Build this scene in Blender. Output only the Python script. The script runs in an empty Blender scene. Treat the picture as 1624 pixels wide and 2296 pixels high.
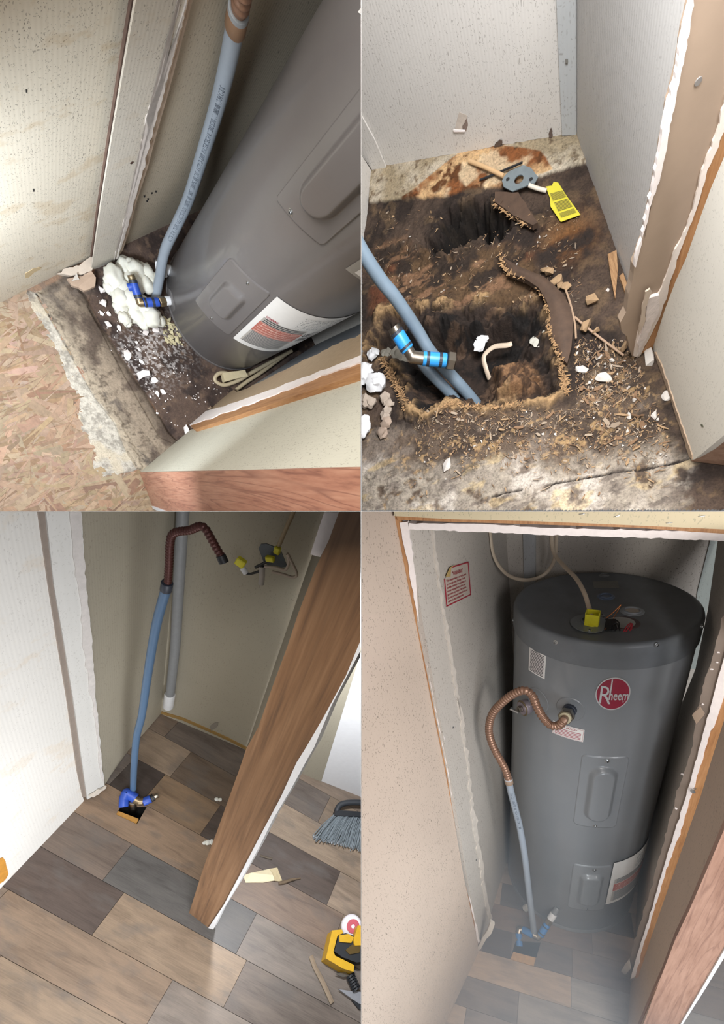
import bpy, bmesh, math, random
import numpy as np
from mathutils import Vector, Matrix, Euler

# ------------------------------------------------------------------ camera, world, lights
C = bpy.context.scene.collection
SC = bpy.context.scene
IW, IH = 1624, 2296
FOC, CX, CY = 1000.0, 860.0, 1450.0            # wide lens with vertical shift
SX, SY = (810.0 - CX) / FOC, (CY - 1146.5) / FOC  # where the two partitions stand

def mat4(R, O):
    m = Matrix.Identity(4)
    for i in range(3):
        for j in range(3): m[i][j] = R[i][j]
        m[i][3] = O[i]
    return m

# the four closets: origin and axes (x across, y into the closet, z up) measured from the camera
FR = {
 1: ([-0.75466, 2.10957, 1.6001], [[0.422773, 0.705079, 0.569321], [0.589387, 0.263286, -0.763743], [-0.688394, 0.65844, -0.304255]]),
 2: ([0.147, 1.05, 0.63], [[0.891833, -0.218384, -0.39616], [-0.372434, 0.142611, -0.917036], [0.256763, 0.965386, 0.045852]]),
 3: ([-0.8932, 1.595, -0.5423], [[0.872425, 0.314843, 0.373829], [0.008611, 0.754851, -0.65584], [-0.488671, 0.575391, 0.65584]]),
 4: ([0.80982, 1.9589, -0.99417], [[0.876027, 0.467041, -0.120207], [-0.462228, 0.742037, -0.485516], [-0.137557, 0.480888, 0.865924]]),
}
def ortho(R):
    c = [Vector((R[0][k], R[1][k], R[2][k])) for k in range(3)]
    z = c[2].normalized(); y = (c[1] - z * c[1].dot(z)).normalized(); x = y.cross(z)
    return [[x[i], y[i], z[i]] for i in range(3)]
FM = {k: mat4(ortho(R), O) for k, (O, R) in FR.items()}
WC = FM[4].inverted()                           # the world stands upright with the fourth closet

cam = bpy.data.cameras.new('camera'); cam_ob = bpy.data.objects.new('camera', cam); C.objects.link(cam_ob)
cam.sensor_fit = 'HORIZONTAL'; cam.sensor_width = 36.0; cam.lens = 36.0 * FOC / IW
cam.shift_x = (IW / 2 - CX) / IW; cam.shift_y = (CY - IH / 2) / IW
cam.clip_start = 0.01; cam.clip_end = 50
cam_ob.matrix_world = WC @ Matrix(((1, 0, 0, 0), (0, 0, -1, 0), (0, 1, 0, 0), (0, 0, 0, 1)))
SC.camera = cam_ob
SC.view_settings.view_transform = 'Standard'; SC.view_settings.look = 'None'
SC.view_settings.gamma = 1.0; SC.view_settings.use_curve_mapping = False
SC.view_settings.exposure = 0.0
SC.cycles.max_bounces = 6; SC.cycles.diffuse_bounces = 3; SC.cycles.glossy_bounces = 3
SC.cycles.caustics_reflective = False; SC.cycles.caustics_refractive = False; SC.cycles.adaptive_threshold = .03

w = bpy.data.worlds.new('world'); SC.world = w; w.use_nodes = True
w.node_tree.nodes['Background'].inputs[0].default_value = (0.92, 0.96, 1.0, 1)
w.node_tree.nodes['Background'].inputs[1].default_value = 0.22

def aim(o, p, t):
    d = (Vector(t) - Vector(p)).normalized()
    o.matrix_world = WC @ (Matrix.Translation(Vector(p)) @ d.to_track_quat('-Z', 'Y').to_matrix().to_4x4())
def area(name, p, t, size, power, col=(1, 1, 1), spread=180):
    """a soft lamp or window; p and t measured from the camera"""
    l = bpy.data.lights.new(name, 'AREA'); l.shape = 'RECTANGLE'; l.size, l.size_y = size
    l.energy = power; l.color = col; l.spread = math.radians(spread)
    o = bpy.data.objects.new(name, l); C.objects.link(o); aim(o, p, t); return o
def spot(name, p, t, power, angle, rad, col=(1, 1, 1), blend=.4):
    l = bpy.data.lights.new(name, 'SPOT'); l.energy = power; l.spot_size = math.radians(angle); l.spot_blend = blend
    l.shadow_soft_size = rad; l.color = col
    o = bpy.data.objects.new(name, l); C.objects.link(o); aim(o, p, t); return o
def S2C(k, p): return FM[k] @ Vector(p)          # closet coordinates -> camera coordinates
# first closet: daylight from a window low on the left, soft room light behind the viewer
area('window_light_first', (-1.0, .95, .37), S2C(1, (-.345, -.72, .12)), (.3, .3), 22, (.82, .91, 1.0), 150)
area('room_light_first', (-.5, -.5, .35), S2C(1, (0, -.2, .3)), (.7, .7), 28, (1, .95, .89))
# second closet: daylight from the room behind and above the viewer
area('room_light_second', (.16, -.5, .5), S2C(2, (.15, .1, .1)), (.5, .5), 16, (1, .98, .97))
area('wall_fill_second', (.07, .14, .62), S2C(2, (.38, .05, .25)), (.28, .28), 14, (.97, .98, 1.0))  # fill added to brighten the right wall, no window stands there
# third closet: window light from the right in front, an unseen spot added to brighten the white wall, the closet stays dim
area('window_light_third', S2C(3, (1.0, -.95, .28)), S2C(3, (-.1, -.70, .25)), (.4, .4), 12, (.95, .97, 1.0), 120)
area('room_light_third', (-.25, -.25, -.35), S2C(3, (.1, -.8, 0)), (.5, .5), 5, (1, .98, .94), 100)
spot('white_wall_spot', S2C(3, (.40, -.05, 1.22)), S2C(3, (.64, .41, .25)), 75, 100, .025, (.93, .96, 1.0), .6)
# fourth closet: a lamp held close to the viewer's eye, soft room light from behind, a low cool fill added for floor and veil
spot('hand_lamp', (.50, .14, -.10), (.75, 1.9, -.60), 17, 160, .06, (1, .97, .93), .8)
area('room_light_fourth', (.7, -.7, -.3), (.6, 2, -.8), (.9, .9), 36, (.98, .97, 1.0))
area('floor_fill_fourth', (.45, .15, -1.0), S2C(4, (0, -.6, 0)), (.4, .4), 7, (.86, .94, 1.0), 120)


# ------------------------------------------------------------------ helpers
PL = {}                                          # placement of every object inside its closet
class Closet:
    def __init__(s, k):
        s.k = k; s.F = FM[k]; s.M = WC @ s.F; s.Fi = s.F.inverted()
        s.c = s.Fi @ Vector((0, 0, 0)); R3 = s.Fi.to_3x3(); s.R3 = R3
        sx = -1 if k in (1, 3) else 1; sz = 1 if k in (1, 2) else -1
        s.cuts = [(R3 @ (Vector((1, -SX, 0)).normalized() * sx)), (R3 @ (Vector((0, -SY, 1)).normalized() * sz))]
    def ray(s, u, v): return (s.R3 @ Vector(((u - CX) / FOC, 1, -(v - CY) / FOC))).normalized()
    def at(s, P0, n, u, v):
        d = s.ray(u, v); return s.c + d * ((Vector(P0) - s.c).dot(n) / d.dot(n))
    def fl(s, u, v, z=0.0): return s.at((0, 0, z), Vector((0, 0, 1)), u, v)
    def vw(s, a, b, z=0.0):
        A = s.fl(*a, z); B = s.fl(*b, z); n = Vector((0, 0, 1)).cross(B - A).normalized()
        if n.dot(s.c - A) < 0: n = -n
        return (A, n)
    def near(s, P, u, v):
        P = Vector(P); n = (s.c - P).normalized(); return s.at(P, n, u, v)
    def far(s, u, v, d): return s.c + s.ray(u, v)*d
    def cyl(s, u, v, r, base):
        d = s.ray(u, v); o = s.c - Vector(base)
        a = d.x**2 + d.y**2; b = o.x*d.x + o.y*d.y; c = o.x**2 + o.y**2 - r*r
        q = max(b*b - a*c, 0); P = o + d * ((-b - math.sqrt(q)) / a)
        return math.atan2(P.y, P.x), P.z
    def px(s, P):
        q = s.F @ Vector(P); return (CX + FOC*q.x/q.y, CY - FOC*q.z/q.y)

def clip(s, bm, L):
    Li = L.inverted(); c = Li @ s.c; R = Li.to_3x3()
    for n in s.cuts:
        n = (R @ n).normalized(); p = c + n * 0.0008
        ds = [(v.co - p).dot(n) for v in bm.verts]
        if not ds: return
        if min(ds) >= 0: continue
        bmesh.ops.bisect_plane(bm, geom=bm.verts[:] + bm.edges[:] + bm.faces[:], dist=1e-6, plane_co=p, plane_no=n, clear_inner=True)
        bmesh.ops.holes_fill(bm, edges=[e for e in bm.edges if e.is_boundary and all(abs((v.co - p).dot(n)) < 1e-5 for v in e.verts)], sides=0) if max(ds) > 0 and len(bm.faces) < 4000 else None

def props(o, label=None, cat=None, group=None, kind=None):
    if label: o['label'] = label
    if cat: o['category'] = cat
    if group: o['group'] = group
    if kind: o['kind'] = kind
    return o
def place(s, o, L, parent):
    PL[o.name] = L
    if parent is not None:
        o.parent = parent; o.matrix_parent_inverse = Matrix.Identity(4); o.matrix_basis = PL[parent.name].inverted() @ L
    else: o.matrix_world = s.M @ L
def thing(s, name, label, cat, base, group=None, kind=None):
    o = bpy.data.objects.new(name, None); C.objects.link(o); o.empty_display_size = .05
    place(s, o, Matrix.Translation(Vector(base)), None); return props(o, label, cat, group, kind)
def put(s, name, g, m, parent=None, L=None, base=None, own=False, smooth=False, sharp=40, **kw):
    """one mesh object. g = (verts, faces[, uvs]) in closet coordinates (or in its own, own=True)"""
    V, F = g[0], g[1]
    if L is None:
        b = base if base is not None else (PL[parent.name].translation if parent is not None else None)
        if b is None: b = Vector(tuple(np.asarray([tuple(v) for v in V]).mean(0)))
        L = Matrix.Translation(Vector(b))
    me = bpy.data.meshes.new(name)
    if own: pts = [Vector(v) for v in V]
    else:
        Li = L.inverted(); pts = [Li @ Vector(v) for v in V]
    me.from_pydata([tuple(p) for p in pts], [], [tuple(f) for f in F])
    if len(g) > 2 and g[2] is not None:
        uvl = me.uv_layers.new(name='uv')
        li = np.empty(len(me.loops), int); me.loops.foreach_get('vertex_index', li)
        uvl.data.foreach_set('uv', np.asarray(g[2], float)[li].ravel())
    bm = bmesh.new(); bm.from_mesh(me)
    clip(s, bm, L)
    if not len(bm.faces): bm.free(); bpy.data.meshes.remove(me); return None
    bmesh.ops.recalc_face_normals(bm, faces=bm.faces[:])
    bm.to_mesh(me); bm.free(); me.materials.append(m)
    if smooth:
        me.polygons.foreach_set('use_smooth', [True] * len(me.polygons)); me.set_sharp_from_angle(angle=math.radians(sharp))
    o = bpy.data.objects.new(name, me); C.objects.link(o); place(s, o, L, parent)
    return props(o, **kw)
def copy_of(s, o, L, parent=None, **kw):
    c = o.copy(); C.objects.link(c); place(s, c, L, parent); return props(c, **kw)

# ---- shapes -> (verts, faces)
def join(*gs):
    V, F = [], []
    for g in gs:
        n = len(V); V += [tuple(v) for v in g[0]]; F += [tuple(i + n for i in f) for f in g[1]]
    return V, F
def box(c, sz, R=None, bev=0):
    x, y, z = [a / 2 for a in sz]; c = Vector(c)
    if bev:
        b = bev; V = []
        for sx in (-1, 1):
            for sy in (-1, 1):
                for sz_ in (-1, 1):
                    V += [(sx*(x-b), sy*(y-b), sz_*z), (sx*(x-b), sy*y, sz_*(z-b)), (sx*x, sy*(y-b), sz_*(z-b))]
        bm = bmesh.new(); vs = [bm.verts.new(v) for v in V]
        bmesh.ops.convex_hull(bm, input=vs); bm.verts.index_update()
        V = [v.co.copy() for v in bm.verts]; F = [[v.index for v in f.verts] for f in bm.faces]; bm.free()
    else:
        V = [Vector((i*x, j*y, k*z)) for i in (-1, 1) for j in (-1, 1) for k in (-1, 1)]
        F = [(0,1,3,2), (4,6,7,5), (0,4,5,1), (2,3,7,6), (0,2,6,4), (1,5,7,3)]
    if R is not None: V = [R @ Vector(v) for v in V]
    return [Vector(v) + c for v in V], F
def prism(pts, off):
    """polygon pts (3-D) swept by the vector off"""
    n = len(pts); off = Vector(off)
    V = [Vector(p) for p in pts] + [Vector(p) + off for p in pts]
    F = [tuple(range(n)), tuple(range(2*n - 1, n - 1, -1))] + [(i, (i+1) % n, n + (i+1) % n, n + i) for i in range(n)]
    return V, F
def slab(s, pl, uvs, thick, lift=0.0):
    """board lying in plane pl, outline seen at uvs, thickness going away from the viewer"""
    P0, n = pl; pts = [s.at(P0 + n*lift, n, *q) for q in uvs]
    return prism(pts, -n * thick)
def spline(P, k=8):
    P = [Vector(p) for p in P]; out = []
    for i in range(len(P) - 1):
        a, b, c, d = P[max(i-1, 0)], P[i], P[i+1], P[min(i+2, len(P)-1)]
        for j in range(k):
            t = j / k
            out.append(.5*((2*b) + (c-a)*t + (2*a-5*b+4*c-d)*t*t + (3*b-a-3*c+d)*t**3))
    return out + [P[-1]]
def tube(P, r, n=12, cap=True, flat=1.0, flatdir=None):
    P = [Vector(p) for p in P]; rs = r if hasattr(r, '__len__') else [r] * len(P)
    V, F = [], []; N = None
    for i, p in enumerate(P):
        t = (P[min(i+1, len(P)-1)] - P[max(i-1, 0)])
        t = t.normalized() if t.length > 1e-9 else Vector((0, 0, 1))
        if N is None:
            N = Vector(flatdir) if flatdir is not None else (Vector((0, 0, 1)) if abs(t.z) < .9 else Vector((1, 0, 0)))
        N = (N - t * N.dot(t)); N = N.normalized() if N.length > 1e-6 else t.orthogonal().normalized(); B = t.cross(N)
        for j in range(n):
            a = 2*math.pi*j/n; V.append(p + N*math.cos(a)*rs[i]*flat + B*math.sin(a)*rs[i])
    for i in range(len(P)-1):
        for j in range(n):
            F.append((i*n+j, i*n+(j+1) % n, (i+1)*n+(j+1) % n, (i+1)*n+j))
    if cap: F += [tuple(range(n-1, -1, -1)), tuple(range((len(P)-1)*n, len(P)*n))]
    return V, F
def lathe(prof, n=48, base=(0, 0, 0), R=None):
    b = Vector(base); V, F = [], []
    for r, z in prof:
        for j in range(n):
            a = 2*math.pi*j/n; q = Vector((r*math.cos(a), r*math.sin(a), z))
            V.append(b + (R @ q if R is not None else q))
    for i in range(len(prof)-1):
        for j in range(n): F.append((i*n+j, i*n+(j+1) % n, (i+1)*n+(j+1) % n, (i+1)*n+j))
    if prof[0][0] > 1e-6: F.append(tuple(range(n-1, -1, -1)))
    if prof[-1][0] > 1e-6: F.append(tuple(range((len(prof)-1)*n, len(prof)*n)))
    return V, F
def towards(d):
    return Vector(d).normalized().to_track_quat('Z', 'Y').to_matrix()
def ring_along(p, d, prof, n=20):
    """a turned part: prof = (radius, distance along d from p)"""
    return lathe(prof, n, p, towards(d))
def disc_prof(r, h, e=.15): return [(r*.0001, 0), (r*(1-e), 0), (r, h*e), (r, h*(1-e)), (r*(1-e), h), (r*.0001, h)]
def rag(P, seg=12, amp=2.0, seed=0):
    """roughen a line of pixels like torn paper"""
    rnd = random.Random(seed); out = []
    for i in range(len(P)-1):
        a, b = P[i], P[i+1]; L = math.hypot(b[0]-a[0], b[1]-a[1]); k = max(1, int(L/seg)); nx, ny = (a[1]-b[1])/L, (b[0]-a[0])/L
        for j in range(k):
            t = j/k; e = rnd.gauss(0, amp) if (i or j) else 0
            out.append((a[0]+(b[0]-a[0])*t+nx*e, a[1]+(b[1]-a[1])*t+ny*e))
    return out + [P[-1]]
def cmap(base, r, thc, zc):
    """flat (x, y) on a label -> the tank's round side"""
    b = Vector(base)
    def f(x, y, h=0.0):
        t = thc + x / r; return b + Vector(((r+h)*math.cos(t), (r+h)*math.sin(t), zc + y))
    return f
def patch(f, x0, x1, y0, y1, nx, ny, h=None, uv=True):
    V, F, U = [], [], []
    for j in range(ny+1):
        for i in range(nx+1):
            x = x0 + (x1-x0)*i/nx; y = y0 + (y1-y0)*j/ny
            V.append(f(x, y, h(x, y) if callable(h) else (h or 0))); U.append((i/nx, j/ny))
    for j in range(ny):
        for i in range(nx):
            a = j*(nx+1)+i; F.append((a, a+1, a+nx+2, a+nx+1))
    return (V, F, U) if uv else (V, F)
def rbox(x, y, a, b, r):
    qx, qy = abs(x)-a+r, abs(y)-b+r
    return math.hypot(max(qx, 0), max(qy, 0)) + min(max(qx, qy), 0) - r
def sm(e0, e1, x):
    t = min(max((x-e0)/(e1-e0), 0), 1); return t*t*(3-2*t)
TXT = {}
def text(st, size, f, align='LEFT', sx=1.0, h=0.0006, bold=0.0, shear=0.0):
    """lettering as geometry, laid onto a surface by f(x, y, h)"""
    key = (st, align, bold, shear)
    if key not in TXT:
        c = bpy.data.curves.new('t', 'FONT'); c.body = st; c.size = 1; c.align_x = align; c.resolution_u = 2; c.offset = bold; c.shear = shear
        o = bpy.data.objects.new('t', c); C.objects.link(o); me = bpy.data.meshes.new_from_object(o)
        TXT[key] = ([v.co.copy() for v in me.vertices], [tuple(p.vertices) for p in me.polygons])
        bpy.data.objects.remove(o); bpy.data.curves.remove(c); bpy.data.meshes.remove(me)
    V, F = TXT[key]
    return [f(v.x*size*sx, v.y*size, h) for v in V], F
def quadmap(P00, P10, P01, n, w=1.0, hgt=1.0):
    P00, P10, P01 = Vector(P00), Vector(P10), Vector(P01)
    def f(x, y, h=0.0): return P00 + (P10-P00)*(x/w) + (P01-P00)*(y/hgt) + n*h
    return f

# ---- numpy noise for the rotten floors
def vnoise(x, y, seed=0):
    xi = np.floor(x).astype(np.int64); yi = np.floor(y).astype(np.int64); fx = x-xi; fy = y-yi
    def hsh(a, b):
        n = (a*374761393 + b*668265263 + seed*974711) & 0x7fffffff
        n = ((n ^ (n >> 13))*1274126177) & 0x7fffffff
        return ((n ^ (n >> 16)) & 0xffff)/65535.0
    fx = fx*fx*(3-2*fx); fy = fy*fy*(3-2*fy)
    return (hsh(xi, yi)*(1-fx)+hsh(xi+1, yi)*fx)*(1-fy)+(hsh(xi, yi+1)*(1-fx)+hsh(xi+1, yi+1)*fx)*fy
def fbm(x, y, o=4, seed=0):
    v = 0; a = .5; t = 0
    for i in range(o):
        v = v + a*vnoise(x*2**i, y*2**i, seed+i*17); t += a; a *= .55
    return v/t
def polysd(x, y, P):
    """signed distance to polygon (negative inside), vectorised"""
    d = np.full(x.shape, 1e9); ins = np.zeros(x.shape, bool); n = len(P)
    for i in range(n):
        ax, ay = P[i]; bx, by = P[(i+1) % n]; ex, ey = bx-ax, by-ay
        t = np.clip(((x-ax)*ex+(y-ay)*ey)/(ex*ex+ey*ey+1e-12), 0, 1)
        d = np.minimum(d, np.hypot(x-ax-ex*t, y-ay-ey*t))
        cnd = (ay > y) != (by > y)
        ins ^= cnd & (x < (bx-ax)*(y-ay)/(by-ay+1e-12)+ax)
    return np.where(ins, -d, d)
def sst(a, b, x):
    t = np.clip((x-a)/(b-a), 0, 1); return t*t*(3-2*t)
def lin(h):
    h = h.lstrip('#'); c = [int(h[i:i+2], 16)/255 for i in (0, 2, 4)]
    return tuple(v/12.92 if v <= .04045 else ((v+.055)/1.055)**2.4 for v in c)
def heightfield(s, name, x, y, z, col, keep, m, parent=None, **kw):
    ny, nx = x.shape; me = bpy.data.meshes.new(name)
    co = np.stack([x, y, z], -1).reshape(-1, 3)
    idx = np.arange(nx*ny).reshape(ny, nx)
    q = np.stack([idx[:-1, :-1], idx[:-1, 1:], idx[1:, 1:], idx[1:, :-1]], -1).reshape(-1, 4)
    # stay inside this closet's partitions
    c = np.array(s.c); inside = keep.reshape(-1).copy()
    for n in s.cuts: inside &= ((co-c) @ np.array(n)) > 0.0012
    q = q[inside[q].all(1)]
    used = np.unique(q); rm = np.full(nx*ny, -1); rm[used] = np.arange(len(used)); q = rm[q]; co = co[used]
    me.vertices.add(len(co)); me.vertices.foreach_set('co', co.ravel())
    me.loops.add(q.size); me.loops.foreach_set('vertex_index', q.ravel().astype(np.int32))
    me.polygons.add(len(q)); me.polygons.foreach_set('loop_start', np.arange(0, q.size, 4, dtype=np.int32))
    me.polygons.foreach_set('use_smooth', np.ones(len(q), bool))
    me.update(calc_edges=True)
    at = me.color_attributes.new('tone', 'FLOAT_COLOR', 'POINT')
    cc = np.concatenate([col.reshape(-1, 3)[used], np.ones((len(used), 1))], 1); at.data.foreach_set('color', cc.ravel())
    me.materials.append(m); o = bpy.data.objects.new(name, me); C.objects.link(o); place(s, o, Matrix.Identity(4), parent)
    return props(o, **kw)

# ------------------------------------------------------------------ materials
class NT:
    def __init__(s, name):
        s.m = bpy.data.materials.new(name); s.m.use_nodes = True; s.t = s.m.node_tree; s.b = s.t.nodes['Principled BSDF']
    def n(s, typ, **kw):
        nd = s.t.nodes.new(typ)
        for k, v in kw.items():
            if k.startswith('i_'):
                key = k[2:]; nd.inputs[int(key) if key.isdigit() else key.replace('_', ' ')].default_value = v
            else: setattr(nd, k, v)
        return nd
    def l(s, a, b): s.t.links.new(a, b)
    def coord(s, scale=(1, 1, 1), which='Object', rot=(0, 0, 0)):
        tc = s.n('ShaderNodeTexCoord'); mp = s.n('ShaderNodeMapping'); mp.inputs['Scale'].default_value = scale; mp.inputs['Rotation'].default_value = rot
        s.l(tc.outputs[which], mp.inputs[0]); return mp.outputs[0]
    def noise(s, vec, scale, detail=4, rough=.6, dist=0):
        nd = s.n('ShaderNodeTexNoise'); nd.inputs['Scale'].default_value = scale; nd.inputs['Detail'].default_value = detail
        nd.inputs['Roughness'].default_value = rough; nd.inputs['Distortion'].default_value = dist; s.l(vec, nd.inputs['Vector']); return nd.outputs[0]
    def ramp(s, fac, stops, interp='LINEAR'):
        r = s.n('ShaderNodeValToRGB'); e = r.color_ramp; e.interpolation = interp
        while len(e.elements) > 1: e.elements.remove(e.elements[-1])
        e.elements[0].position = stops[0][0]; e.elements[0].color = (*stops[0][1], 1) if len(stops[0][1]) == 3 else stops[0][1]
        for p, c in stops[1:]:
            k = e.elements.new(p); k.color = (*c, 1) if len(c) == 3 else c
        s.l(fac, r.inputs[0]); return r.outputs[0]
    def mix(s, fac, a, b, mode='MIX'):
        nd = s.n('ShaderNodeMix', data_type='RGBA', blend_type=mode)
        for sock, v in ((0, fac), (6, a), (7, b)):
            if isinstance(v, (tuple, list)): nd.inputs[sock].default_value = (*v, 1) if len(v) == 3 else v
            elif isinstance(v, (int, float)): nd.inputs[sock].default_value = v
            else: s.l(v, nd.inputs[sock])
        return nd.outputs[2]
    def math(s, op, a, b=0.0):
        nd = s.n('ShaderNodeMath', operation=op)
        for i, v in ((0, a), (1, b)):
            if isinstance(v, (int, float)): nd.inputs[i].default_value = v
            else: s.l(v, nd.inputs[i])
        return nd.outputs[0]
    def done(s, col=None, rough=.6, metal=0.0, bump=None, bs=.3, bd=.002, spec=.5, coat=0, sss=0):
        b = s.b
        if col is not None:
            if isinstance(col, (tuple, list)): b.inputs['Base Color'].default_value = (*col[:3], 1)
            else: s.l(col, b.inputs['Base Color'])
        if isinstance(rough, (int, float)): b.inputs['Roughness'].default_value = rough
        else: s.l(rough, b.inputs['Roughness'])
        b.inputs['Metallic'].default_value = metal; b.inputs['Specular IOR Level'].default_value = spec
        b.inputs['Coat Weight'].default_value = coat
        if sss: b.inputs['Subsurface Weight'].default_value = sss; b.inputs['Subsurface Radius'].default_value = (.004, .003, .002)
        if bump is not None:
            bp = s.n('ShaderNodeBump'); bp.inputs['Strength'].default_value = bs; bp.inputs['Distance'].default_value = bd
            s.l(bump, bp.inputs['Height']); s.l(bp.outputs[0], b.inputs['Normal'])
        return s.m
BK = (0, 0, 0); WH = (1, 1, 1)
def m_plain(name, hexc, rough=.6, metal=0.0, var=.06, scale=60, bs=.1, spec=.5, coat=0, sss=0):
    t = NT(name); v = t.coord(); n = t.noise(v, scale, 5); c = lin(hexc)
    col = t.mix(t.ramp(n, [(.3, BK), (.7, WH)]), tuple(x*(1-var) for x in c), tuple(min(1, x*(1+var)) for x in c))
    return t.done(col, rough, metal, n, bs, .0008, spec, coat, sss)
def m_wallpaper(name, hexc, fleck='6c6459', amount=1.0, stain=0.0, ribs=300, stainhex='b08a4a', dens=1.0, fs=1.0):
    """printed vinyl wallpaper: fine vertical ribs, short grey flecks and hairs"""
    t = NT(name); v = t.coord(); c = lin(hexc)
    big = t.noise(v, 3.0, 3); col = t.mix(t.ramp(big, [(.3, BK), (.7, WH)]), tuple(x*.95 for x in c), tuple(min(1, x*1.04) for x in c))
    warp = t.noise(v, 55, 2); wv = t.n('ShaderNodeVectorMath', operation='MULTIPLY_ADD'); t.l(v, wv.inputs[0]); wv.inputs[1].default_value = (1, 1, .55)
    sc = t.n('ShaderNodeVectorMath', operation='SCALE'); sc.inputs['Scale'].default_value = .02
    nz = t.n('ShaderNodeTexNoise'); nz.inputs['Scale'].default_value = 40; t.l(v, nz.inputs['Vector'])
    t.l(nz.outputs['Color'], sc.inputs[0]); t.l(sc.outputs[0], wv.inputs[2])
    f = None
    for scale, cut, soft in ((120, .15, .09), (230, .20, .12)):
        vo = t.n('ShaderNodeTexVoronoi'); vo.inputs['Scale'].default_value = scale*fs; t.l(wv.outputs[0], vo.inputs['Vector'])
        sel = t.n('ShaderNodeSeparateColor'); t.l(vo.outputs['Color'], sel.inputs[0])
        keep = t.ramp(sel.outputs[0], [(.62-.2*dens, BK), (.66-.2*dens, WH)])
        k = t.math('MULTIPLY', t.ramp(vo.outputs['Distance'], [(cut, WH), (cut+soft, BK)]), keep)
        f = k if f is None else t.math('MAXIMUM', f, k)
    hair = t.noise(v, 50*fs, 1.5, .5, 2.5); hb = t.ramp(hair, [(.492, BK), (.5, WH), (.508, BK)])
    hm = t.ramp(t.noise(v, 42, 2), [(.62, BK), (.68, WH)]); f = t.math('MAXIMUM', f, t.math('MULTIPLY', hb, hm))
    patchy = t.ramp(t.noise(v, 14, 3), [(.35, (.35,)*3), (.65, WH)])
    f = t.math('MULTIPLY', t.math('MULTIPLY', f, patchy), .85*amount)
    col = t.mix(f, col, lin(fleck))
    if stain:
        sn = t.ramp(t.noise(t.coord((1, 1, 1.6)), 6.5, 6, .65), [(.55, BK), (.63, WH), (.8, (.4,)*3)])
        col = t.mix(t.math('MULTIPLY', sn, stain), col, lin(stainhex))
    wa = t.n('ShaderNodeTexWave', wave_type='BANDS', bands_direction='X'); wa.inputs['Scale'].default_value = ribs/6.28; wa.inputs['Distortion'].default_value = .3
    dg = t.n('ShaderNodeMapping'); dg.inputs['Rotation'].default_value = (0, 0, .78); t.l(v, dg.inputs[0])
    t.l(dg.outputs[0], wa.inputs['Vector'])
    h = t.math('ADD', t.math('MULTIPLY', wa.outputs[0], .6), t.math('MULTIPLY', f, .5))
    return t.done(col, .62, 0, h, .22, .0008, .35)
def m_grain(name, h1, h2, h3, along='Z', scale=1.0, rough=.5, ring=.0, bs=.12, stretch=1.0):
    """printed or sawn wood with the grain along one axis"""
    t = NT(name); st = {'X': (1.2, 14, 14), 'Y': (14, 1.2, 14), 'Z': (14, 14, 1.2*stretch)}[along]
    v = t.coord(tuple(a*scale for a in st)); n1 = t.noise(v, 3, 6, .62, .8); n2 = t.noise(v, 14, 4, .6)
    v2 = t.coord(tuple(a*scale*.35 for a in st)); n3 = t.noise(v2, 2.0, 3, .5, 1.5)
    f = t.math('ADD', t.math('MULTIPLY', n1, .6), t.math('MULTIPLY', n2, .4))
    col = t.ramp(f, [(.32, lin(h3)), (.46, lin(h2)), (.62, lin(h1))])
    if ring:
        fr = t.math('FRACT', t.math('MULTIPLY', n3, 13.0)); rr = t.ramp(fr, [(0, WH), (.16, BK), (.9, BK), (1, WH)])
        col = t.mix(t.math('MULTIPLY', rr, ring), col, lin(h3))
    return t.done(col, rough, 0, f, bs, .001)
def m_tone(name, rough=.75, scale=160, amp=.35, bs=.6, bd=.003, spec=.3):
    """rotten floor: the tone of each place is in the mesh, grain and grit come from noise"""
    t = NT(name); a = t.n('ShaderNodeAttribute', attribute_name='tone'); v = t.coord()
    n = t.noise(v, scale, 8, .7); n2 = t.noise(v, scale*.25, 5, .65)
    k = t.ramp(t.math('ADD', t.math('MULTIPLY', n, .6), t.math('MULTIPLY', n2, .4)), [(.3, (1-amp*1.3,)*3), (.5, (1, 1, 1)), (.75, (1+amp*1.2, 1+amp*1.15, 1+amp*1.1))])
    return t.done(t.mix(1.0, a.outputs['Color'], k, 'MULTIPLY'), rough, 0, n, bs, bd, spec)
def m_plank(name):
    """vinyl plank: tint per plank in the object colour, smoky grain along the plank"""
    t = NT(name); oi = t.n('ShaderNodeObjectInfo'); tc = t.n('ShaderNodeTexCoord')
    ad = t.n('ShaderNodeVectorMath', operation='ADD'); t.l(tc.outputs['Object'], ad.inputs[0])
    rv = t.n('ShaderNodeCombineXYZ')
    t.l(t.math('MULTIPLY', oi.outputs['Random'], 37.0), rv.inputs[0]); t.l(t.math('MULTIPLY', oi.outputs['Random'], 91.0), rv.inputs[1]); t.l(rv.outputs[0], ad.inputs[1])
    def mp(sc):
        m = t.n('ShaderNodeMapping'); m.inputs['Scale'].default_value = sc; t.l(ad.outputs[0], m.inputs[0]); return m.outputs[0]
    n1 = t.noise(mp((2.2, 12, 1)), 2.4, 5, .6, .6); n2 = t.noise(mp((3, 60, 1)), 6, 4, .6); n3 = t.noise(mp((5, 10, 1)), 1.6, 4, .55)
    f = t.math('ADD', t.math('MULTIPLY', n1, .65), t.math('MULTIPLY', n2, .35))
    k = t.ramp(f, [(.26, (.50, .48, .48)), (.5, (1, 1, 1)), (.74, (1.42, 1.40, 1.36))])
    c = t.mix(1.0, oi.outputs['Color'], k, 'MULTIPLY')
    c = t.mix(t.math('MULTIPLY', t.ramp(n3, [(.52, BK), (.72, WH)]), .6), c, lin('625d5a'))
    return t.done(c, t.ramp(n1, [(.3, (.42,)*3), (.7, (.55,)*3)]), 0, f, .15, .0006, .4)
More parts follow.
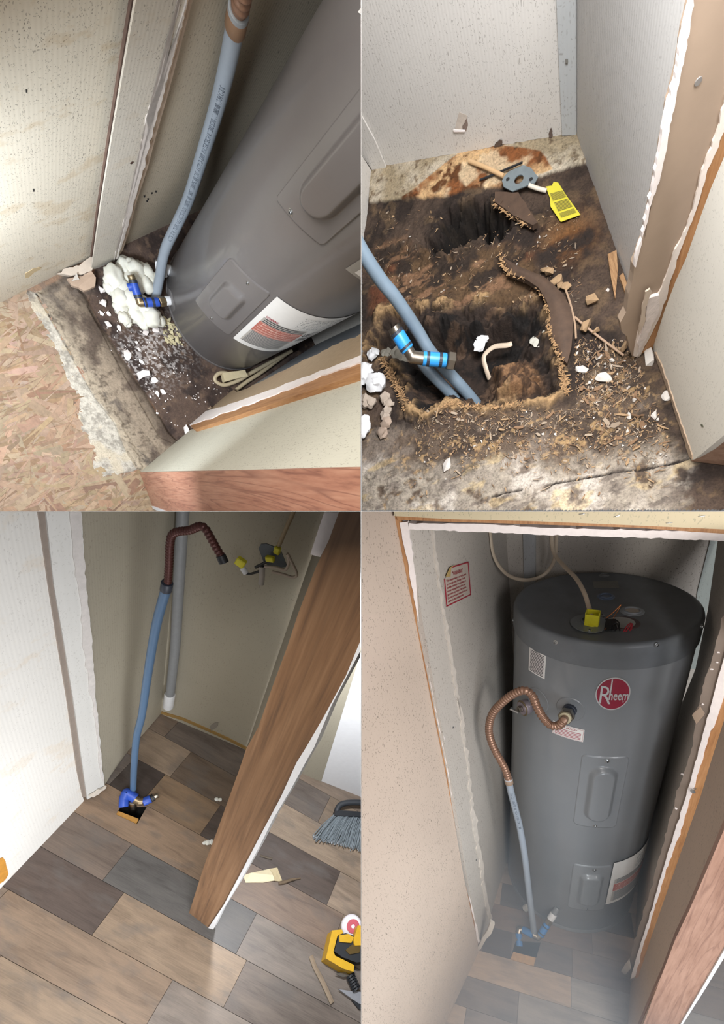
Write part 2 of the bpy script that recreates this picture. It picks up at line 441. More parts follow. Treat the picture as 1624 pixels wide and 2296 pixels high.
def m_print(name, lines, ink, paper='e9e6e0', cols=26, fill=.52, margin=.04, x0=0., x1=1.):
    """small print too fine to read: rows of broken dashes"""
    t = NT(name); tc = t.n('ShaderNodeTexCoord'); sp = t.n('ShaderNodeSeparateXYZ'); t.l(tc.outputs['UV'], sp.inputs[0])
    yy = t.math('MULTIPLY', sp.outputs[1], float(lines)); row = t.math('FLOOR', yy); fr = t.math('FRACT', yy)
    band = t.math('MULTIPLY', t.math('GREATER_THAN', fr, .24), t.math('LESS_THAN', fr, .76))
    cb = t.n('ShaderNodeCombineXYZ'); t.l(t.math('MULTIPLY', sp.outputs[0], float(cols)), cb.inputs[0]); t.l(t.math('MULTIPLY', row, 7.31), cb.inputs[1])
    n = t.noise(cb.outputs[0], 2.2, 2, .7); wd = t.math('GREATER_THAN', n, 1-fill-.02)
    inx = t.math('MULTIPLY', t.math('GREATER_THAN', sp.outputs[0], margin), t.math('LESS_THAN', sp.outputs[0], 1-margin))
    f = t.math('MULTIPLY', t.math('MULTIPLY', band, wd), inx)
    return t.done(t.mix(f, lin(paper), lin(ink)), .45, 0, None)

WP4 = m_wallpaper('wallpaper_cream', 'c2b1a2', amount=.95, fs=1.15)
WP4G = m_wallpaper('wallpaper_grey', 'b9b2a9', amount=.85, fs=1.15)
WPHD = m_wallpaper('wallpaper_yellowed', 'cdbf9f', fleck='8c8a78', amount=.7)
GYP = m_plain('gypsum', 'e8dfdb', .9, var=.05, scale=90, bs=.5)
GYPT = m_plain('torn_gypsum', 'c4bbb0', .95, var=.1, scale=60, bs=.8)
TAN = m_plain('tan_paper', 'a48f7c', .85, var=.06, scale=20, bs=.1)
TAN4 = m_plain('grey_brown_paper', '85776c', .85, var=.08, scale=20, bs=.1)
PINE = m_grain('pine_strip', 'b5875c', 'a3744a', '84583a', 'Z', 1.6, .6)
OAKZ = m_grain('oak_print', 'a3806e', '916f5e', '6e5045', 'Z', 1.0, .45, ring=.5, stretch=.35)
OAK3 = m_grain('oak_print_warm', '86664a', '74553b', '523d2d', 'Z', .8, .45, ring=.25, stretch=.45)
TANK = m_plain('grey_enamel', '7d8083', .30, var=.03, scale=8, bs=.02, coat=.15)
TANK_DIM = m_plain('grey_enamel_shaded', '676362', .32, var=.03, scale=8, bs=.02, coat=.15)  # darker copy of the enamel, puts shade into the heater's colour
TANKTOP = m_plain('grey_enamel_dusty', '6a6e72', .42, var=.10, scale=14, bs=.05)
STEEL = m_plain('zinc_steel', 'b9bcbd', .28, 1.0, var=.06)
DULL = m_plain('galvanised', '8c979c', .5, .65, var=.1, scale=40)
BRASS = m_plain('brass', '8a7a60', .4, .8, var=.08)
NICKEL = m_plain('nickel', '9f968a', .3, 1.0, var=.08)
COPPER = m_plain('copper', '8d6d5a', .36, .45, var=.14, scale=50)
GREYPIPE = m_plain('grey_pipe', '8b939c', .45, var=.04, scale=30)
BLUE = m_plain('blue_plastic', '2f7fc4', .45, var=.05)
BLUED = m_plain('dark_blue_plastic', '2b4fae', .45, var=.05)
BLACK = m_plain('black_rubber', '1b1b1d', .5, var=.1)
DARKB = m_plain('dark_band', '2a2f3a', .5, var=.1)
WHITEP = m_plain('white_plastic', 'dfe0e2', .4, var=.03)
CREAM = m_plain('cream_cable', 'c9b8a2', .42, var=.05)
YEL = m_plain('yellow_plastic', 'd8cf2e', .4, var=.06)
LABEL = m_plain('label_paper', 'e4e2de', .4, var=.02, bs=0)
INK = m_plain('black_ink', '2a2a2c', .6, var=0, bs=0)
INKG = m_plain('grey_ink', '4d5560', .6, var=0, bs=0)
INKR = m_plain('red_ink', '9c2436', .5, var=.03, bs=0)
SILVER = m_plain('silver_print', 'c9c8c6', .35, .4, var=.04)
FOAM = m_plain('white_foam', 'e6e6e0', .7, var=.04, scale=25, bs=.2, sss=.2)
COPW = m_plain('bare_copper', 'b06b3c', .3, .9, var=.1)
RED = m_plain('red_wire', 'a8323c', .4, var=.05)
DARK = m_plain('dark_void', '0d0c0b', .9, var=.3)
OSBE = m_plain('raw_board_edge', 'c79d6a', .8, var=.2, scale=80, bs=.4)
PART = m_plain('partition_grey', '8e8a85', .9, var=.03)
PLANK = m_plank('vinyl_plank')

# ------------------------------------------------------------------ shared builders
def sub_convex(P, H):
    """pieces of convex polygon P outside convex polygon H (counter-clockwise)"""
    out = []; cur = P
    def cut(Q, a, b, keep_left):
        r = []; n = len(Q)
        def sd(p): return (b[0]-a[0])*(p[1]-a[1])-(b[1]-a[1])*(p[0]-a[0])
        for i in range(n):
            p, q = Q[i], Q[(i+1) % n]; dp, dq = sd(p), sd(q)
            if not keep_left: dp, dq = -dp, -dq
            if dp >= 0: r.append(p)
            if dp*dq < 0: t = dp/(dp-dq); r.append((p[0]+(q[0]-p[0])*t, p[1]+(q[1]-p[1])*t))
        return r
    for i in range(len(H)):
        a, b = H[i], H[(i+1) % len(H)]
        o = cut(cur, a, b, False)
        if len(o) > 2: out.append(o)
        cur = cut(cur, a, b, True)
        if len(cur) < 3: break
    return out
def ccw(P):
    A = sum(P[i][0]*P[(i+1) % len(P)][1]-P[(i+1) % len(P)][0]*P[i][1] for i in range(len(P)))
    return list(P) if A > 0 else list(P)[::-1]
def prism2(P, z0, z1): return prism([(x, y, z0) for x, y in P], (0, 0, z1-z0))
def planks(K, floor, org, ang, width, rows, xr, seed, tints, hole=None, fixed={}, tone={}, lens=(.38, .75)):
    """vinyl planks, one object each, laid in rows; thin bevelled joints between them"""
    rnd = random.Random(seed); ca, sa = math.cos(ang), math.sin(ang); L0 = Matrix.Translation((org[0], org[1], 0)) @ Matrix.Rotation(ang, 4, 'Z')
    hl = ccw([(( x-org[0])*ca+(y-org[1])*sa, -(x-org[0])*sa+(y-org[1])*ca) for x, y in hole]) if hole else None
    for j in range(*rows):
        xs = sorted(fixed[j]) if j in fixed else []
        x = xs[0] if xs else xr[0] + rnd.uniform(0, .3); cutx = list(xs) if xs else [x]
        while cutx[0] > xr[0]: cutx.insert(0, cutx[0]-rnd.uniform(*lens))
        while cutx[-1] < xr[1]: cutx.append(cutx[-1]+rnd.uniform(*lens))
        for i in range(len(cutx)-1):
            a, b, g = cutx[i], cutx[i+1], .0006
            polys = [[(a+g, j*width+g), (b-g, j*width+g), (b-g, (j+1)*width-g), (a+g, (j+1)*width-g)]]
            if hl: polys = [q for p in polys for q in sub_convex(p, hl)]
            if not polys: continue
            k = xs.index(a) if a in xs else None
            col = tone.get((j, k)) if k is not None else None
            if col is None and k is None and xs and b == xs[0]: col = tone.get((j, -1))
            if col is None: col = rnd.choice(tints)
            c = lin(col); f = rnd.uniform(.93, 1.07)
            dz = rnd.uniform(-.0003, .0003)
            gs = [prism2(p, -.006, dz) for p in polys]
            o = put(K, 'plank', join(*gs), PLANK, floor, L=L0, own=True)
            if o: o.color = (c[0]*f, c[1]*f, c[2]*f, 1)
def tank_body(K, name, label, base, r, H, cap=True, m=None):
    m = m or TANK
    t = thing(K, name, label, 'water heater', base)
    b = Vector(base)
    put(K, 'body', lathe([(r-.012, 0), (r-.004, .002), (r, .010), (r, H-.074), (r-.002, H-.072)], 120, b), m, t, smooth=True)
    put(K, 'base_ring', lathe([(r-.006, -.0005), (r+.002, .001), (r+.0025, .016), (r+.0005, .019), (r-.006, .019)], 120, b), m, t, smooth=True)
    if cap:
        put(K, 'top_cap', lathe([(r-.008, H-.078), (r+.0035, H-.076), (r+.0048, H-.072), (r+.0048, H-.014), (r+.002, H-.004), (r-.006, H), (r-.014, H-.003), (0.0001, H-.004)], 120, b), TANKTOP, t, smooth=True, sharp=50)
    return t
def access_panel(K, root, base, r, thc, zc, a, b, pa, pb, ph=.014, pr=None, pslope=.012, pz=0.0, corner=.012, nx=56, ny=70, corners=None, m=None):
    f = cmap(base, r, thc, zc)
    if corners: f = cyl_quad(base, r, corners, a, b)
    pr = pr or min(pa, pb)
    def h(x, y):
        d = rbox(x, y, a, b, corner); q = rbox(x, y-pz, pa, pb, pr)
        return -.004 + .0075*(1-sm(-.003, .001, d)) + ph*(1-sm(-pslope, .002, q))
    e = .004; G = patch(f, -a-e, a+e, -b-e, b+e, nx, ny, h, uv=False)
    return put(K, 'access_panel', G, m or TANK, root, smooth=True, sharp=80)
def cyl_quad(base, r, c, a, b):
    """four (angle, height) corners bl, br, tr, tl on the tank's side -> a patch running -a..a, -b..b"""
    B = Vector(base)
    def f(x, y, h=0.0):
        s, t = x/(2*a)+.5, y/(2*b)+.5
        th = (c[0][0]*(1-s)+c[1][0]*s)*(1-t)+(c[3][0]*(1-s)+c[2][0]*s)*t; z = (c[0][1]*(1-s)+c[1][1]*s)*(1-t)+(c[3][1]*(1-s)+c[2][1]*s)*t
        return B+Vector(((r+h)*math.cos(th), (r+h)*math.sin(th), z))
    return f
def crumbs(K, name, spots, m, parent=None, seed=0, flat=.5, **kw):
    """small bits joined into one mesh: spots = (point, size)"""
    rnd = random.Random(seed); ms = [chunk_mesh(seed*10+i, 9, flat) for i in range(6)]; gs = []
    for P, a in spots:
        V, F = rnd.choice(ms); R = Euler((rnd.uniform(-.4, .4), rnd.uniform(-.4, .4), rnd.uniform(0, 6.3))).to_matrix(); sx = rnd.uniform(.6, 1.5)
        gs.append(([Vector(P)+R @ Vector((v.x*a*sx, v.y*a, v.z*a)) for v in V], F))
    return put(K, name, join(*gs), m, parent, **kw)
def bits(K, name, label, cat, group, spots, m, seed=0, flat=.5):
    """countable bits, each an object of its own, sharing a few meshes"""
    rnd = random.Random(seed); proto = []
    for i, (P, a) in enumerate(spots):
        R = Euler((rnd.uniform(-.35, .35), rnd.uniform(-.35, .35), rnd.uniform(0, 6.3))).to_matrix().to_4x4()
        L = Matrix.Translation(Vector(P)) @ R @ Matrix.Diagonal((a*rnd.uniform(.7, 1.5), a, a, 1))
        if len(proto) < 5:
            o = put(K, name, chunk_mesh(seed*7+i, 11, flat), m, None, L=L, own=True, label=label, cat=cat, group=group)
            if o: proto.append(o)
        else: copy_of(K, rnd.choice(proto), L)
def screw(K, root, P, n, r=.0055, m=None):
    P = Vector(P); n = Vector(n).normalized()
    s = put(K, 'screw', ring_along(P, n, [(r*1.5, -.002), (r*1.5, .0008), (r, .0012), (r*.95, .0035), (r*.6, .0046), (.0001, .005)], 14), m or STEEL, root, smooth=True)
    if s:
        R = towards(n); put(K, 'drive_slot', join(box(P+n*.0048, (r*1.1, r*.25, .0008), R), box(P+n*.0048, (r*.25, r*1.1, .0008), R)), BLACK, s)
    return s
def bilin(p00, p10, p11, p01, n):
    p00, p10, p11, p01 = map(Vector, (p00, p10, p11, p01))
    return lambda x, y, h=0.0: (p00*(1-x)+p10*x)*(1-y)+(p01*(1-x)+p11*x)*y+n*h
def label_on_tank(K, root, base, r, th0, th1, z0, z1, m, name='label', corner=None, lift=.0012, nx=20, ny=6, cut=None, shear=0.0):
    b = Vector(base); th0, th1 = min(th0, th1), max(th0, th1)
    def f(x, y, h=0.0):
        t = th0+(th1-th0)*x; rr = r+lift+h
        return b+Vector((rr*math.cos(t), rr*math.sin(t), z0+(z1-z0)*y+shear*(x-.5)))
    return put(K, name, patch(f, 0, 1, 0, 1, nx, ny), m, root, smooth=True), f
def hexnut(P, d, r, h): return ring_along(P, d, [(r*.86, 0), (r, h*.12), (r, h*.88), (r*.86, h)], 6)
def pipe_sleeve(P0, P1, r, n=18):
    """short moulded sleeve with rounded lips"""
    P0, P1 = Vector(P0), Vector(P1); d = P1-P0; L = d.length
    return ring_along(P0, d, [(r*.8, 0), (r*.96, L*.02), (r, L*.07), (r, L*.93), (r*.96, L*.98), (r*.8, L)], n)
def band(P0, P1, t, w, r, n=18):
    """ring round a sleeve at fraction t"""
    P0, P1 = Vector(P0), Vector(P1); d = (P1-P0); L = d.length; dn = d/L
    return ring_along(P0+dn*(L*t-w/2), dn, [(r*.8, 0), (r*1.03, w*.08), (r*1.03, w*.92), (r*.8, w)], n)
def corrugated(P, r, pitch, depth, n=16):
    P = spline(P, 40); L = [0]
    for i in range(1, len(P)): L.append(L[-1]+(P[i]-P[i-1]).length)
    N = int(L[-1]/pitch*6); Q, R = [], []; j = 0
    for i in range(N+1):
        t = L[-1]*i/N
        while j < len(L)-2 and L[j+1] < t: j += 1
        q = (t-L[j])/max(L[j+1]-L[j], 1e-9); Q.append(P[j].lerp(P[j+1], q)); R.append(r-depth*(.5-.5*math.cos(2*math.pi*t/pitch)))
    return tube(Q, R, n)
def chunk_mesh(seed, n=14, flat=.5):
    rnd = random.Random(seed); bm = bmesh.new()
    vs = [bm.verts.new(Vector((rnd.gauss(0, 1), rnd.gauss(0, 1), rnd.gauss(0, 1))).normalized()*rnd.uniform(.7, 1.1)) for _ in range(n)]
    for v in vs: v.co.z *= flat
    bmesh.ops.convex_hull(bm, input=vs); bmesh.ops.delete(bm, geom=[v for v in bm.verts if not v.link_faces], context='VERTS'); bm.verts.index_update()
    V = [v.co.copy() for v in bm.verts]; F = [[v.index for v in f.verts] for f in bm.faces]; bm.free(); return V, F
def lumps(centres, sub=2, bump=.2, seed=0, freq=60.0):
    """foam: overlapping blobs fused into one puffy skin"""
    bm = bmesh.new(); from mathutils import noise as mn
    V, F = [], []
    for i, (p, r, sq) in enumerate(centres):
        b2 = bmesh.new(); bmesh.ops.create_icosphere(b2, subdivisions=sub+1, radius=1)
        b2.verts.index_update()
        vs = []
        for v in b2.verts:
            q = v.co.normalized(); k = 1 + bump*mn.noise(Vector(p)*freq + q*1.7 + Vector((seed, i, 0))) + bump*.5*mn.noise(q*4+Vector((i*3.1, seed, 0)))
            vs.append(Vector((q.x*r*k, q.y*r*k, q.z*r*k*sq))+Vector(p))
        n = len(V); V += vs; F += [tuple(v.index+n for v in f.verts) for f in b2.faces]; b2.free()
    bm.free(); return V, F
def elbow(P0, P1, P2, r, n=14):
    """bent metal fitting through three points"""
    P = spline([P0, Vector(P0).lerp(Vector(P1), .8), Vector(P1), Vector(P1).lerp(Vector(P2), .2), P2], 5)
    return tube(P, r, n)

# ------------------------------------------------------------------ thin partitions added to keep the light of the four closets apart
def build_partitions():
    h = .0001; y0, y1, far = .30, 6.0, -1.2; m = PART
    M = WC
    class W: pass
    s = W(); s.M = WC; s.cuts = []; s.c = Vector((0, 0, 0))
    def sheet(name, pts, off, label):
        put(s, name, prism([Vector(p)-Vector(off)*h for p in pts], Vector(off)*2*h), m, base=(0, 0, 0), kind='structure', label=label)
    nv = Vector((1, -SX, 0)).normalized(); nh = Vector((0, -SY, 1)).normalized()
    vx = lambda y, z: Vector((SX*y, y, z)); hz = lambda y, x: Vector((x, y, SY*y))
    R = .45
    sheet('divider_upper', [vx(y0, SY*y0), vx(y1, SY*y1), vx(y1, 8), vx(far, 8), vx(far, R), vx(y0, R)], nv, 'thin grey light divider added between the two upper closets')
    sheet('divider_lower', [vx(y0, SY*y0), vx(y1, SY*y1), vx(y1, -6), vx(far, -6), vx(far, -R-.2), vx(y0, -R-.2)], nv, 'thin grey light divider added between the two lower closets')
    sheet('divider_middle', [hz(y0, SX*y0), hz(y1, SX*y1), hz(y1, -6), hz(far, -6), hz(far, -R), hz(y0, -R)], nh, 'thin grey light divider added between the two left closets')
    sheet('divider_middle', [hz(y0, SX*y0), hz(y1, SX*y1), hz(y1, 6), hz(far, 6), hz(far, R), hz(y0, R)], nh, 'thin grey light divider added between the two right closets')
build_partitions()

# ================================================================== closet with the whole water heater (lower right)
def build4():
    K = Closet(4); F = K.fl; r, H = .25, 1.3012; UP = Vector((0, 0, 1))
    floor = put(K, 'floor', join(*[prism2(p, -.02, -.0055) for p in sub_convex(ccw([(-.75, -1.5), (1.3, -1.5), (1.3, .5), (-.75, .5)]), ccw([tuple(F(*q)[:2]) for q in ((1157, 2108), (1213, 2113), (1197, 2167), (1144, 2151))]))]), m_plain('subfloor_dark', '4a4038', .9), base=(0, 0, 0), kind='structure', label='plank floor under and in front of the complete grey water heater')
    hole = [tuple(F(*q)[:2]) for q in ((1157, 2108), (1213, 2113), (1197, 2167), (1144, 2151))]
    T = ['ac9786', '9c897d', 'b5a18f', '8b7f77', 'a3988f', 'ad9887']
    planks(K, floor, (0, -.42), math.atan(.158), .0995, (-9, 8), (-.75, 1.25), 4, T, hole=hole,
           fixed={0: [-.245, -.141, .078], -1: [-.45, .073], 1: [-.33, .15], 2: [-.2, .3], -2: [-.1, .5]},
           tone={(0, 0): '5c504a', (0, -1): '7c6a60', (0, 1): '766a63', (0, 2): '8f7d70', (-1, 0): 'b8a18c', (-1, 1): 'a39b94', (1, 0): '8a7466', (1, 1): '927f70', (-2, 0): '9e958d', (2, 0): '5f5650'})
    hl = ccw(hole); hz = -.11
    lin_ = []
    for i in range(4):
        a, b = hl[i], hl[(i+1) % 4]; lin_.append(prism([(a[0], a[1], -.006), (b[0], b[1], -.006), (b[0], b[1], hz), (a[0], a[1], hz)], Vector((b[1]-a[1], a[0]-b[0], 0)).normalized()*.006))
    lin_.append(prism2(hl, hz-.006, hz)); put(K, 'hole_lining', join(*lin_), DARK, floor)
    edge = [F(*q, -.002) for q in ((1151.5, 2134), (1204, 2148), (1197, 2166), (1144.5, 2151))]
    put(K, 'raw_board', prism(edge, (0, 0, -.018)), OSBE, floor, label='bare tan board edge in the cut opening')
    # ---- walls
    po = K.vw((1079, 2128), (1414, 2200))
    w0, w1, w2 = K.fl(1000, 2296), K.fl(1075, 2131), K.at(*po, 886, 1156); no = (w1-w0).cross(w2-w0).normalized(); no = no if no.dot(K.c-w0) > 0 else -no
    ol = (w0, no)
    put(K, 'wall_left', slab(K, ol, [(700, 1100), (876, 1100), (886, 1156), (934, 1400), (996, 1710), (1040, 1965), (1075, 2131), (1020, 2250), (960, 2380), (700, 2900)], .012), WP4, kind='structure', label='warm cream speckled wall left of the heater closet doorway')
    A0, A1 = Vector((-.2530, -.335, 0)), Vector((-.2560, .275, 0)); n1 = (A1-A0).cross(Vector((-.072, 0, 1))).normalized()
    if n1.dot(K.c-A0) < 0: n1 = -n1
    pi = (A0, n1)
    # jamb face between front strip and the torn edge
    jl = [(914, 1170), (949, 1400), (1008, 1730), (1048, 1965), (1079, 2128)]
    torn = [(972, 1160), (973, 1189), (988, 1309), (1006, 1416), (1024, 1527), (1039, 1616), (1052, 1714), (1063, 1812), (1081, 1927), (1093, 2016), (1104, 2078)]
    a, b = K.fl(1079, 2129), K.fl(1104, 2076); nj = (K.at(*po, 914, 1170)-a).cross(b-a).normalized(); nj = nj if nj.dot(K.c-a) > 0 else -nj
    jamb = thing(K, 'door_jamb', 'left doorway jamb of the heater closet, speckled paper with torn plaster edges', 'jamb', a)
    jamb['kind'] = 'structure'
    put(K, 'jamb_face', slab(K, (a, nj), jl+[(1104, 2078)]+rag(torn[::-1][1:], 14, 1.2, 3)[0:], .02), WP4G, jamb)
    for (u, v) in ((1016, 1631), (1068, 1928)):
        Pn = K.at(a, nj, u, v); put(K, 'nail_head', ring_along(Pn, nj, [(.0001, .0012), (.003, .0012), (.0034, -.001)], 12), STEEL, jamb)
    put(K, 'gypsum_edge', slab(K, po, rag(jl, 12, .8, 5)+rag([(1075, 2128), (1044, 1965), (1004, 1730), (940, 1400), (896, 1172)], 12, .7, 6), .012, .004), GYP, jamb, label='white raw plasterboard edge')
    put(K, 'pine_strip', slab(K, po, [(898, 1160), (942, 1400), (1005, 1730), (1045, 1965), (1077, 2130), (1074, 2131), (1039, 1965), (999, 1730), (933, 1400), (885, 1156)], .018, .002), PINE, jamb, label='thin orange pine strip')
    put(K, 'torn_plaster', slab(K, (a, nj), rag([(969, 1189), (984, 1309), (1001, 1416), (1018, 1527), (1034, 1616), (1048, 1718), (1059, 1830), (1079, 1960), (1094, 2050)], 8, 1.5, 7)+rag(torn[::-1][0:10], 9, 1.8, 8), .012, .003), GYPT, jamb, label='torn white plaster along the inner edge')
    put(K, 'jamb_foot', slab(K, po, rag([(1079, 2112), (1100, 2066), (1110, 2074), (1098, 2098), (1081, 2122), (1073, 2133)], 8, 1.5, 9)+[(1068, 2130)], .01, .012), GYPT, jamb, label='broken plaster at the jamb foot')
    put(K, 'wall_left', slab(K, pi, [(955, 1130), (1165, 1130), (1172, 1200), (1200, 1500), (1200, 1860), (1162, 1930), (1099, 2080), (1092, 2060), (1076, 1930), (1058, 1815), (1046, 1714), (1018, 1527), (1000, 1416), (982, 1309), (966, 1189)], .012), WP4G, kind='structure', label='grey speckled closet wall with the red warning notice')
    yb = .268; pb = (Vector((0, yb, 0)), Vector((0, -1, 0)))
    put(K, 'wall_back', slab(K, pb, [(1120, 1100), (1640, 1100), (1640, 1420), (1550, 1800), (1180, 1800)], .012), WP4G, kind='structure', label='speckled back wall above the heater top')
    put(K, 'trim_1', slab(K, pb, [(1171, 1100), (1202, 1100), (1201, 1340), (1176, 1340)], .006, .006), m_wallpaper('trim_blue_grey', 'a9aaab', amount=.5), kind='structure', label='pale grey corner batten at the left end of the back wall')
    put(K, 'trim_2', slab(K, pb, [(1606, 1150), (1632, 1150), (1617, 1217), (1601, 1290), (1587, 1366), (1560, 1500), (1538, 1500), (1565, 1324), (1592, 1217)], .006, .006), m_wallpaper('trim_green_grey', '9aa19d', amount=.4), kind='structure', label='grey corner batten at the right end of the back wall')
    wr = (Vector((.268, 0, 0)), Vector((-1, 0, 0)))
    put(K, 'wall_right', slab(K, wr, [(1617, 1160), (1660, 1160), (1700, 1400), (1600, 1500), (1545, 1740), (1475, 1950), (1432, 2110), (1424, 2112), (1432, 1950), (1440, 1850), (1500, 1650), (1560, 1500), (1588, 1366)], .012), WP4G, kind='structure', label='shadowed closet wall squeezed between heater and right jamb')
    put(K, 'ceiling', prism([(-.6, -.34, 1.95), (.6, -.34, 1.95), (.6, .3, 1.95), (-.6, .3, 1.95)], (0, 0, .02)), WP4G, kind='structure', label='closet ceiling above the heater')
    # ---- header over the doorway
    hd = thing(K, 'door_header', 'yellowed speckled header over the heater doorway with staples', 'header', K.at(*po, 1210, 1160)); hd['kind'] = 'structure'
    put(K, 'header_face', slab(K, po, [(876, 1080), (1700, 1080), (1700, 1191), (1624, 1187), (1400, 1177), (1210, 1169), (1010, 1164), (884, 1157)], .02, .016), WPHD, hd)
    put(K, 'pine_strip', slab(K, po, [(886, 1150), (1010, 1158), (1210, 1165), (1420, 1172), (1640, 1180), (1640, 1198), (1420, 1183), (1210, 1176), (1010, 1170), (892, 1166)], .03, .006), PINE, hd, label='pine strip in the shadow of the header face')
    put(K, 'gypsum_edge', slab(K, po, rag([(917, 1173), (1080, 1175), (1210, 1183), (1420, 1189), (1640, 1194)], 14, .6, 2)+rag([(1640, 1214), (1420, 1205), (1210, 1199), (1080, 1193), (917, 1187)], 10, .9, 4), .03, .004), GYP, hd, label='white raw plasterboard edge')
    for (u, v, d) in ((1305, 1152, .1), (1383, 1157, .25), (1574, 1157, .15), (1501, 1172, .1)):
        P = K.at(po[0]+po[1]*.016, po[1], u, v); e1 = (K.at(po[0]+po[1]*.016, po[1], u+9, v-9*d)-P).normalized()
        st = spline([P-e1*.005-po[1]*.002, P-e1*.0045+po[1]*.0014, P+e1*.0045+po[1]*.0014, P+e1*.005-po[1]*.002], 3)
        put(K, 'staple', tube(st, .0006, 6), STEEL, hd)
    # ---- right jamb, wing wall, oak cap
    b_ = K.fl(1414, 2200); rj = thing(K, 'door_jamb', 'right doorway jamb by the heater, brown paper face with white and pine strips', 'jamb', b_); rj['kind'] = 'structure'
    tr = [(1650, 1330), (1620, 1388), (1597, 1477), (1577, 1540), (1568, 1580), (1554, 1602), (1562, 1622), (1556, 1660), (1542, 1712), (1516, 1784), (1493, 1873), (1465, 1970), (1447, 2032), (1424, 2108), (1408, 2170), (1393, 2176), (1404, 2188)]
    wq = [(1414, 2196), (1429, 2139), (1455, 2062), (1486, 1952), (1511, 1873), (1539, 1784), (1560, 1710), (1600, 1560), (1640, 1420), (1680, 1330)]
    pr2 = (K.fl(1414, 2198), (Vector((-.5, -1, 0))).normalized())
    put(K, 'jamb_face', slab(K, pr2, rag(tr, 10, 1.4, 21)+wq, .012, .002), TAN4, rj)
    put(K, 'gypsum_edge', slab(K, pr2, wq[::-1][0:1]+rag(wq[::-1][1:], 12, .6, 31)+rag([(1424, 2190), (1436, 2139), (1461, 2062), (1493, 1952), (1523, 1873), (1549, 1784), (1573, 1710), (1592, 1640)], 10, .8, 22)+[(1600, 1632), (1624, 1560), (1700, 1340)], .014, .008), GYP, rj, label='white raw plasterboard edge')
    og = [(1427, 2194), (1432, 2190), (1455, 2118), (1483, 2037), (1512, 1955), (1544, 1863), (1572, 1784), (1594, 1710), (1632, 1590), (1720, 1300)]
    put(K, 'pine_strip', slab(K, pr2, og+[(1690, 1340), (1622, 1560), (1595, 1638), (1571, 1710), (1549, 1784), (1522, 1873), (1492, 1952), (1460, 2062), (1435, 2139), (1423, 2188)], .02, .004), PINE, rj, label='orange pine strip')
    for (u, v) in ((1562, 1766),):
        P = K.at(*pr2, u, v)+pr2[1]*.004; put(K, 'nail', ring_along(P, pr2[1], [(.002, -.004), (.002, .012), (.0058, .013), (.0058, .0145), (.0001, .015)], 12), STEEL, rj, smooth=True)
    for (u, v) in ((1613, 1462), (1609, 1484), (1598, 1499), (1578, 1578), (1532, 1735), (1518, 1811)):
        P = K.at(*pr2, u, v)+pr2[1]*.003; put(K, 'plaster_flake', ([P+Vector(q)*.004 for q in chunk_mesh(u)[0]], chunk_mesh(u)[1]), GYP, rj)
    put(K, 'torn_flap', slab(K, pr2, rag([(1570, 1585), (1552, 1604), (1562, 1624), (1580, 1600)], 6, 1, 44), .002, .014), TAN, rj, label='torn brown paper flap')
    put(K, 'torn_flap', slab(K, pr2, rag([(1411, 2150), (1393, 2178), (1402, 2186), (1415, 2172)], 6, 1, 45), .002, .014), GYPT, rj, label='torn white paper flap at the foot')
    wg = K.vw((1415, 2200), (1408, 2296))
    put(K, 'wall_right', slab(K, wg, [(1415, 2201), (1432, 2190), (1455, 2118), (1483, 2037), (1512, 1955), (1544, 1863), (1572, 1784), (1594, 1710), (1632, 1590), (1750, 1200), (1900, 1500), (1624, 1860), (1590, 1940), (1547, 2039), (1516, 2103), (1486, 2182), (1463, 2233), (1436, 2296), (1380, 2420), (1396, 2420), (1408, 2296)], .003), m_wallpaper('wallpaper_tan', 'bda998', amount=.6, dens=.6), kind='structure', label='tan speckled wing wall between right jamb and oak cap')
    e0 = K.at(*wg, 1436, 2296); nw = wg[1]; tdir = (K.at(*wg, 1624, 1860)-K.at(*wg, 1436, 2296))
    c0, c1 = K.at(*wg, 1436, 2296), K.at(*wg, 1624, 1860); nc = (c1-c0).cross(Vector((1, .12, 0))).normalized(); nc = nc if nc.dot(K.c-c0) > 0 else -nc; pc = (c0+nc*.005, nc)
    cap = thing(K, 'wall_end_cap', 'oak printed board capping the wing wall end with white edge trim', 'trim board', pc[0]); cap['kind'] = 'structure'
    put(K, 'board', slab(K, pc, [(1436, 2296), (1463, 2233), (1486, 2182), (1516, 2103), (1547, 2039), (1590, 1940), (1624, 1860), (1760, 1560), (1900, 1700), (1624, 2131), (1575, 2215), (1527, 2296), (1450, 2430), (1380, 2430)], .012), OAKZ, cap)
    put(K, 'edge_trim', slab(K, pc, [(1900, 1690), (1624, 2131), (1575, 2215), (1527, 2296), (1450, 2430), (1460, 2430), (1532, 2296), (1581, 2219), (1624, 2148), (1910, 1700)], .02, .004), WHITEP, cap, label='white edge strip')
    # ---- warning notice
    nq = [K.at(pi[0]+n1*.002, n1, *q) for q in ((1000.8, 1361), (1056.2, 1334), (1050.4, 1259), (993.6, 1276))]
    W = thing(K, 'warning_sign', 'red bordered WARNING notice with a torn corner on the closet wall', 'sign', nq[0])
    fq = bilin(*nq, n1)
    tornc = [(0, 0), (1, 0), (1, 1), (.24, 1), (.2, .86), (.17, .79), (0, .74)]
    put(K, 'paper', prism([fq(x, y) for x, y in tornc], -n1*.001), m_plain('notice_paper', 'b8ab9f', .6, bs=0), W)
    def bar(x0, y0, x1, y1): return prism([fq(x0, y0, .0004), fq(x1, y0, .0004), fq(x1, y1, .0004), fq(x0, y1, .0004)], n1*.0004)
    put(K, 'border', join(bar(0, 0, 1, .035), bar(.965, 0, 1, 1), bar(0, 0, .035, .74), bar(.22, .965, 1, 1)), INKR, W, label='red border')
